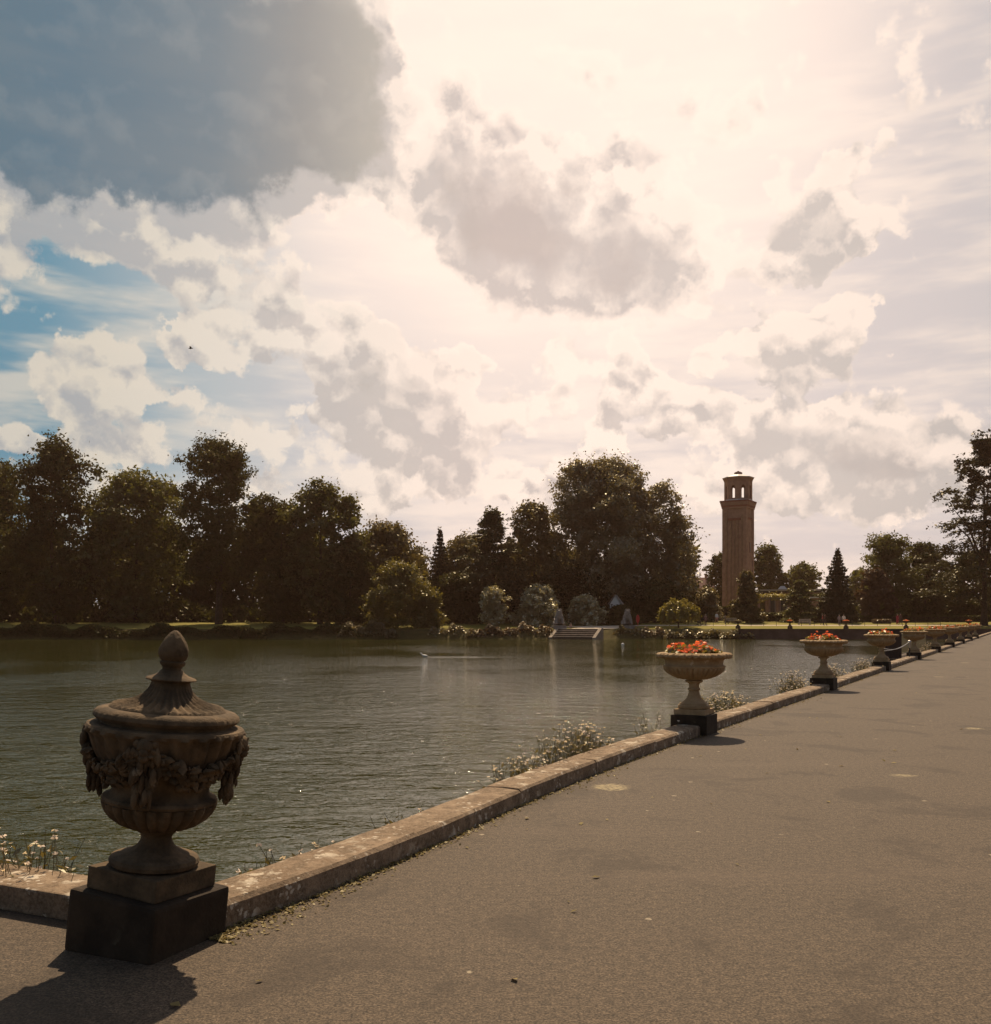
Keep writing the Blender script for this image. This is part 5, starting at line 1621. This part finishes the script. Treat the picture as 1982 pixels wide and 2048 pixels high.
def kerb_moss():
    rs = np.random.default_rng(77)
    C, S = [], []
    for k in range(5200):
        y = 4.9 + (46) * rs.uniform() ** 2.0
        p, d, n = kpt(y)
        w = (.5 + .5 * math.sin(y * 2.1) * math.sin(y * .7 + 1)) * .085 + .015
        o = abs(rs.normal()) * w
        q = p + n * (o + .004)
        C.append((q.x, q.y, .004 + .014 * rs.uniform() * math.exp(-o / .06))); S.append(rs.uniform(.004, .016))
    V, Fq = leaf_quads(np.array(C), rs.normal(size=(len(C), 3)) * .35 + np.array([0, 0, 1]), np.array(S), rs, .7)
    tag(link('moss_litter', quads_mesh('moss_litter', V, Fq), M['litter']), 'line of moss and dry leaf litter along the foot of the kerb', 'litter', kind='stuff')
M['litter'] = leaf_mat('moss and dry litter', (.10, .085, .025), (.30, .235, .11), .2, 3, .02)
kerb_moss()
def fallen_leaves():
    rs = np.random.default_rng(91)
    C, S = [], []
    for k in range(150):
        y = rs.uniform(3.2, 34)
        p, d, n = kpt(max(y, 5.2))
        o = rs.uniform(.1, 1) ** 2.2 * 9
        q = p + n * o + d * rs.normal() * .3
        C.append((q.x, y - n.y * 0 + (q.y - p.y), .008)); S.append(rs.uniform(.012, .034))
    V, Fq = leaf_quads(np.array(C), rs.normal(size=(len(C), 3)) * .16 + np.array([0, 0, 1]), np.array(S), rs, .6)
    tag(link('fallen_leaves', quads_mesh('fallen_leaves', V, Fq), M['litter']), 'small dry leaves scattered over the asphalt path', 'leaves', kind='stuff')
fallen_leaves()

# ------------------------------------------------------------------ small things on the water and in the sky
def duck():
    Y = 2.8 * F_PX / (1314 - HY)
    x = at(850, Y)[0]
    t = thing('duck', 'small pale duck swimming far out with a long wake behind it', 'duck', (x, Y, WATER_Z), R(180))
    J = [((-.20, 0, .06), (.06, .05)), ((0, 0, .08), (.12, .10)), ((.16, 0, .11), (.09, .09)), ((.24, 0, .22), .045), ((.29, 0, .29), .055), ((.38, 0, .27), (.025, .015))]
    skin_mesh('body', J, [(0, 1), (1, 2), (2, 3), (3, 4), (4, 5)], M['white_paint'], t, 1, 1)
    bm = bmesh.new()
    for s in (-1, 1):
        vs = [bm.verts.new((-.1 - u * 7.5, s * (.05 + u * .35) + w * .05, .004 + .018 * math.sin(PI * (w + 1) / 2) * (1 - u * .8))) for u in np.linspace(0, 1, 14) for w in (-1, 0, 1)]
        for i in range(13):
            for j in range(2):
                bm.faces.new((vs[i * 3 + j], vs[i * 3 + j + 1], vs[i * 3 + j + 4], vs[i * 3 + j + 3]))
    o = tag(obj('wake', bm, M['water'], None, True), kind='structure')
    o.location = t.location; o.rotation_euler = t.rotation_euler
duck()

def buoy():
    Y = 2.8 * F_PX / (1290 - HY)
    t = thing('mooring_buoy', 'small round white buoy floating below the steps', 'buoy', (at(1245.5, Y)[0], Y, WATER_Z))
    bm = bmesh.new(); blob(bm, (0, 0, .06), .17, 3); obj('float', bm, M['white_paint'], t, True)
    bm = bmesh.new(); tube(bm, [(.05 * math.cos(a), .02, .26 + .05 * math.sin(a)) for a in np.linspace(0, 2 * PI, 13)], [.012] * 13, 5, cap=False); obj('ring', bm, M['dark_metal'], t)
buoy()

def bird():
    Y = 75.0
    x, y, z = at(381, Y, 697)
    t = thing('bird', 'small dark bird flying in front of the left clouds', 'bird', (x, y, z), R(12))
    J = [((-.16, 0, 0), (.02, .012)), ((-.05, 0, .01), (.045, .04)), ((.08, 0, .015), (.045, .042)), ((.15, 0, .03), (.032, .032)), ((.20, 0, .028), (.010, .008))]
    skin_mesh('body', J, [(0, 1), (1, 2), (2, 3), (3, 4)], M['dark_metal'], t, 1, 1)
    for s in (-1, 1):
        bm = bmesh.new()
        prof = [(0, .0, .09, -.07), (.14, .05, .09, -.05), (.26, .06, .04, -.06), (.36, .03, -.05, -.08)]
        up = [[bm.verts.new((xx, s * (.03 + w), .02 + zz + dz)) for xx in (f, (f + b) / 2, b)] for dz in (.006, -.006) for (w, zz, f, b) in prof]
        for q in (0, 4):
            for i in range(3):
                for j in range(2):
                    bm.faces.new((up[q + i][j], up[q + i][j + 1], up[q + i + 1][j + 1], up[q + i + 1][j]))
        obj('wing', bm, M['dark_metal'], t)
bird()

# ------------------------------------------------------------------ volume box added to lift the darks like veiling lens flare
def flare_haze():
    bm = bmesh.new(); box(bm, (0, 400, 18.0), (6400, 7600, 44.0))
    m, T = new_mat('flare veil haze')
    v = T.n('ShaderNodeVolumePrincipled')
    v.inputs['Color'].default_value = (1.0, .62, .44, 1)
    v.inputs['Density'].default_value = FLARE_HAZE
    v.inputs['Anisotropy'].default_value = .55
    o = T.n('ShaderNodeOutputMaterial')
    m.node_tree.links.new(v.outputs[0], o.inputs['Volume'])
    tag(obj('flare_haze', bm, m), kind='stuff')
if FLARE_HAZE > 0:
    flare_haze()
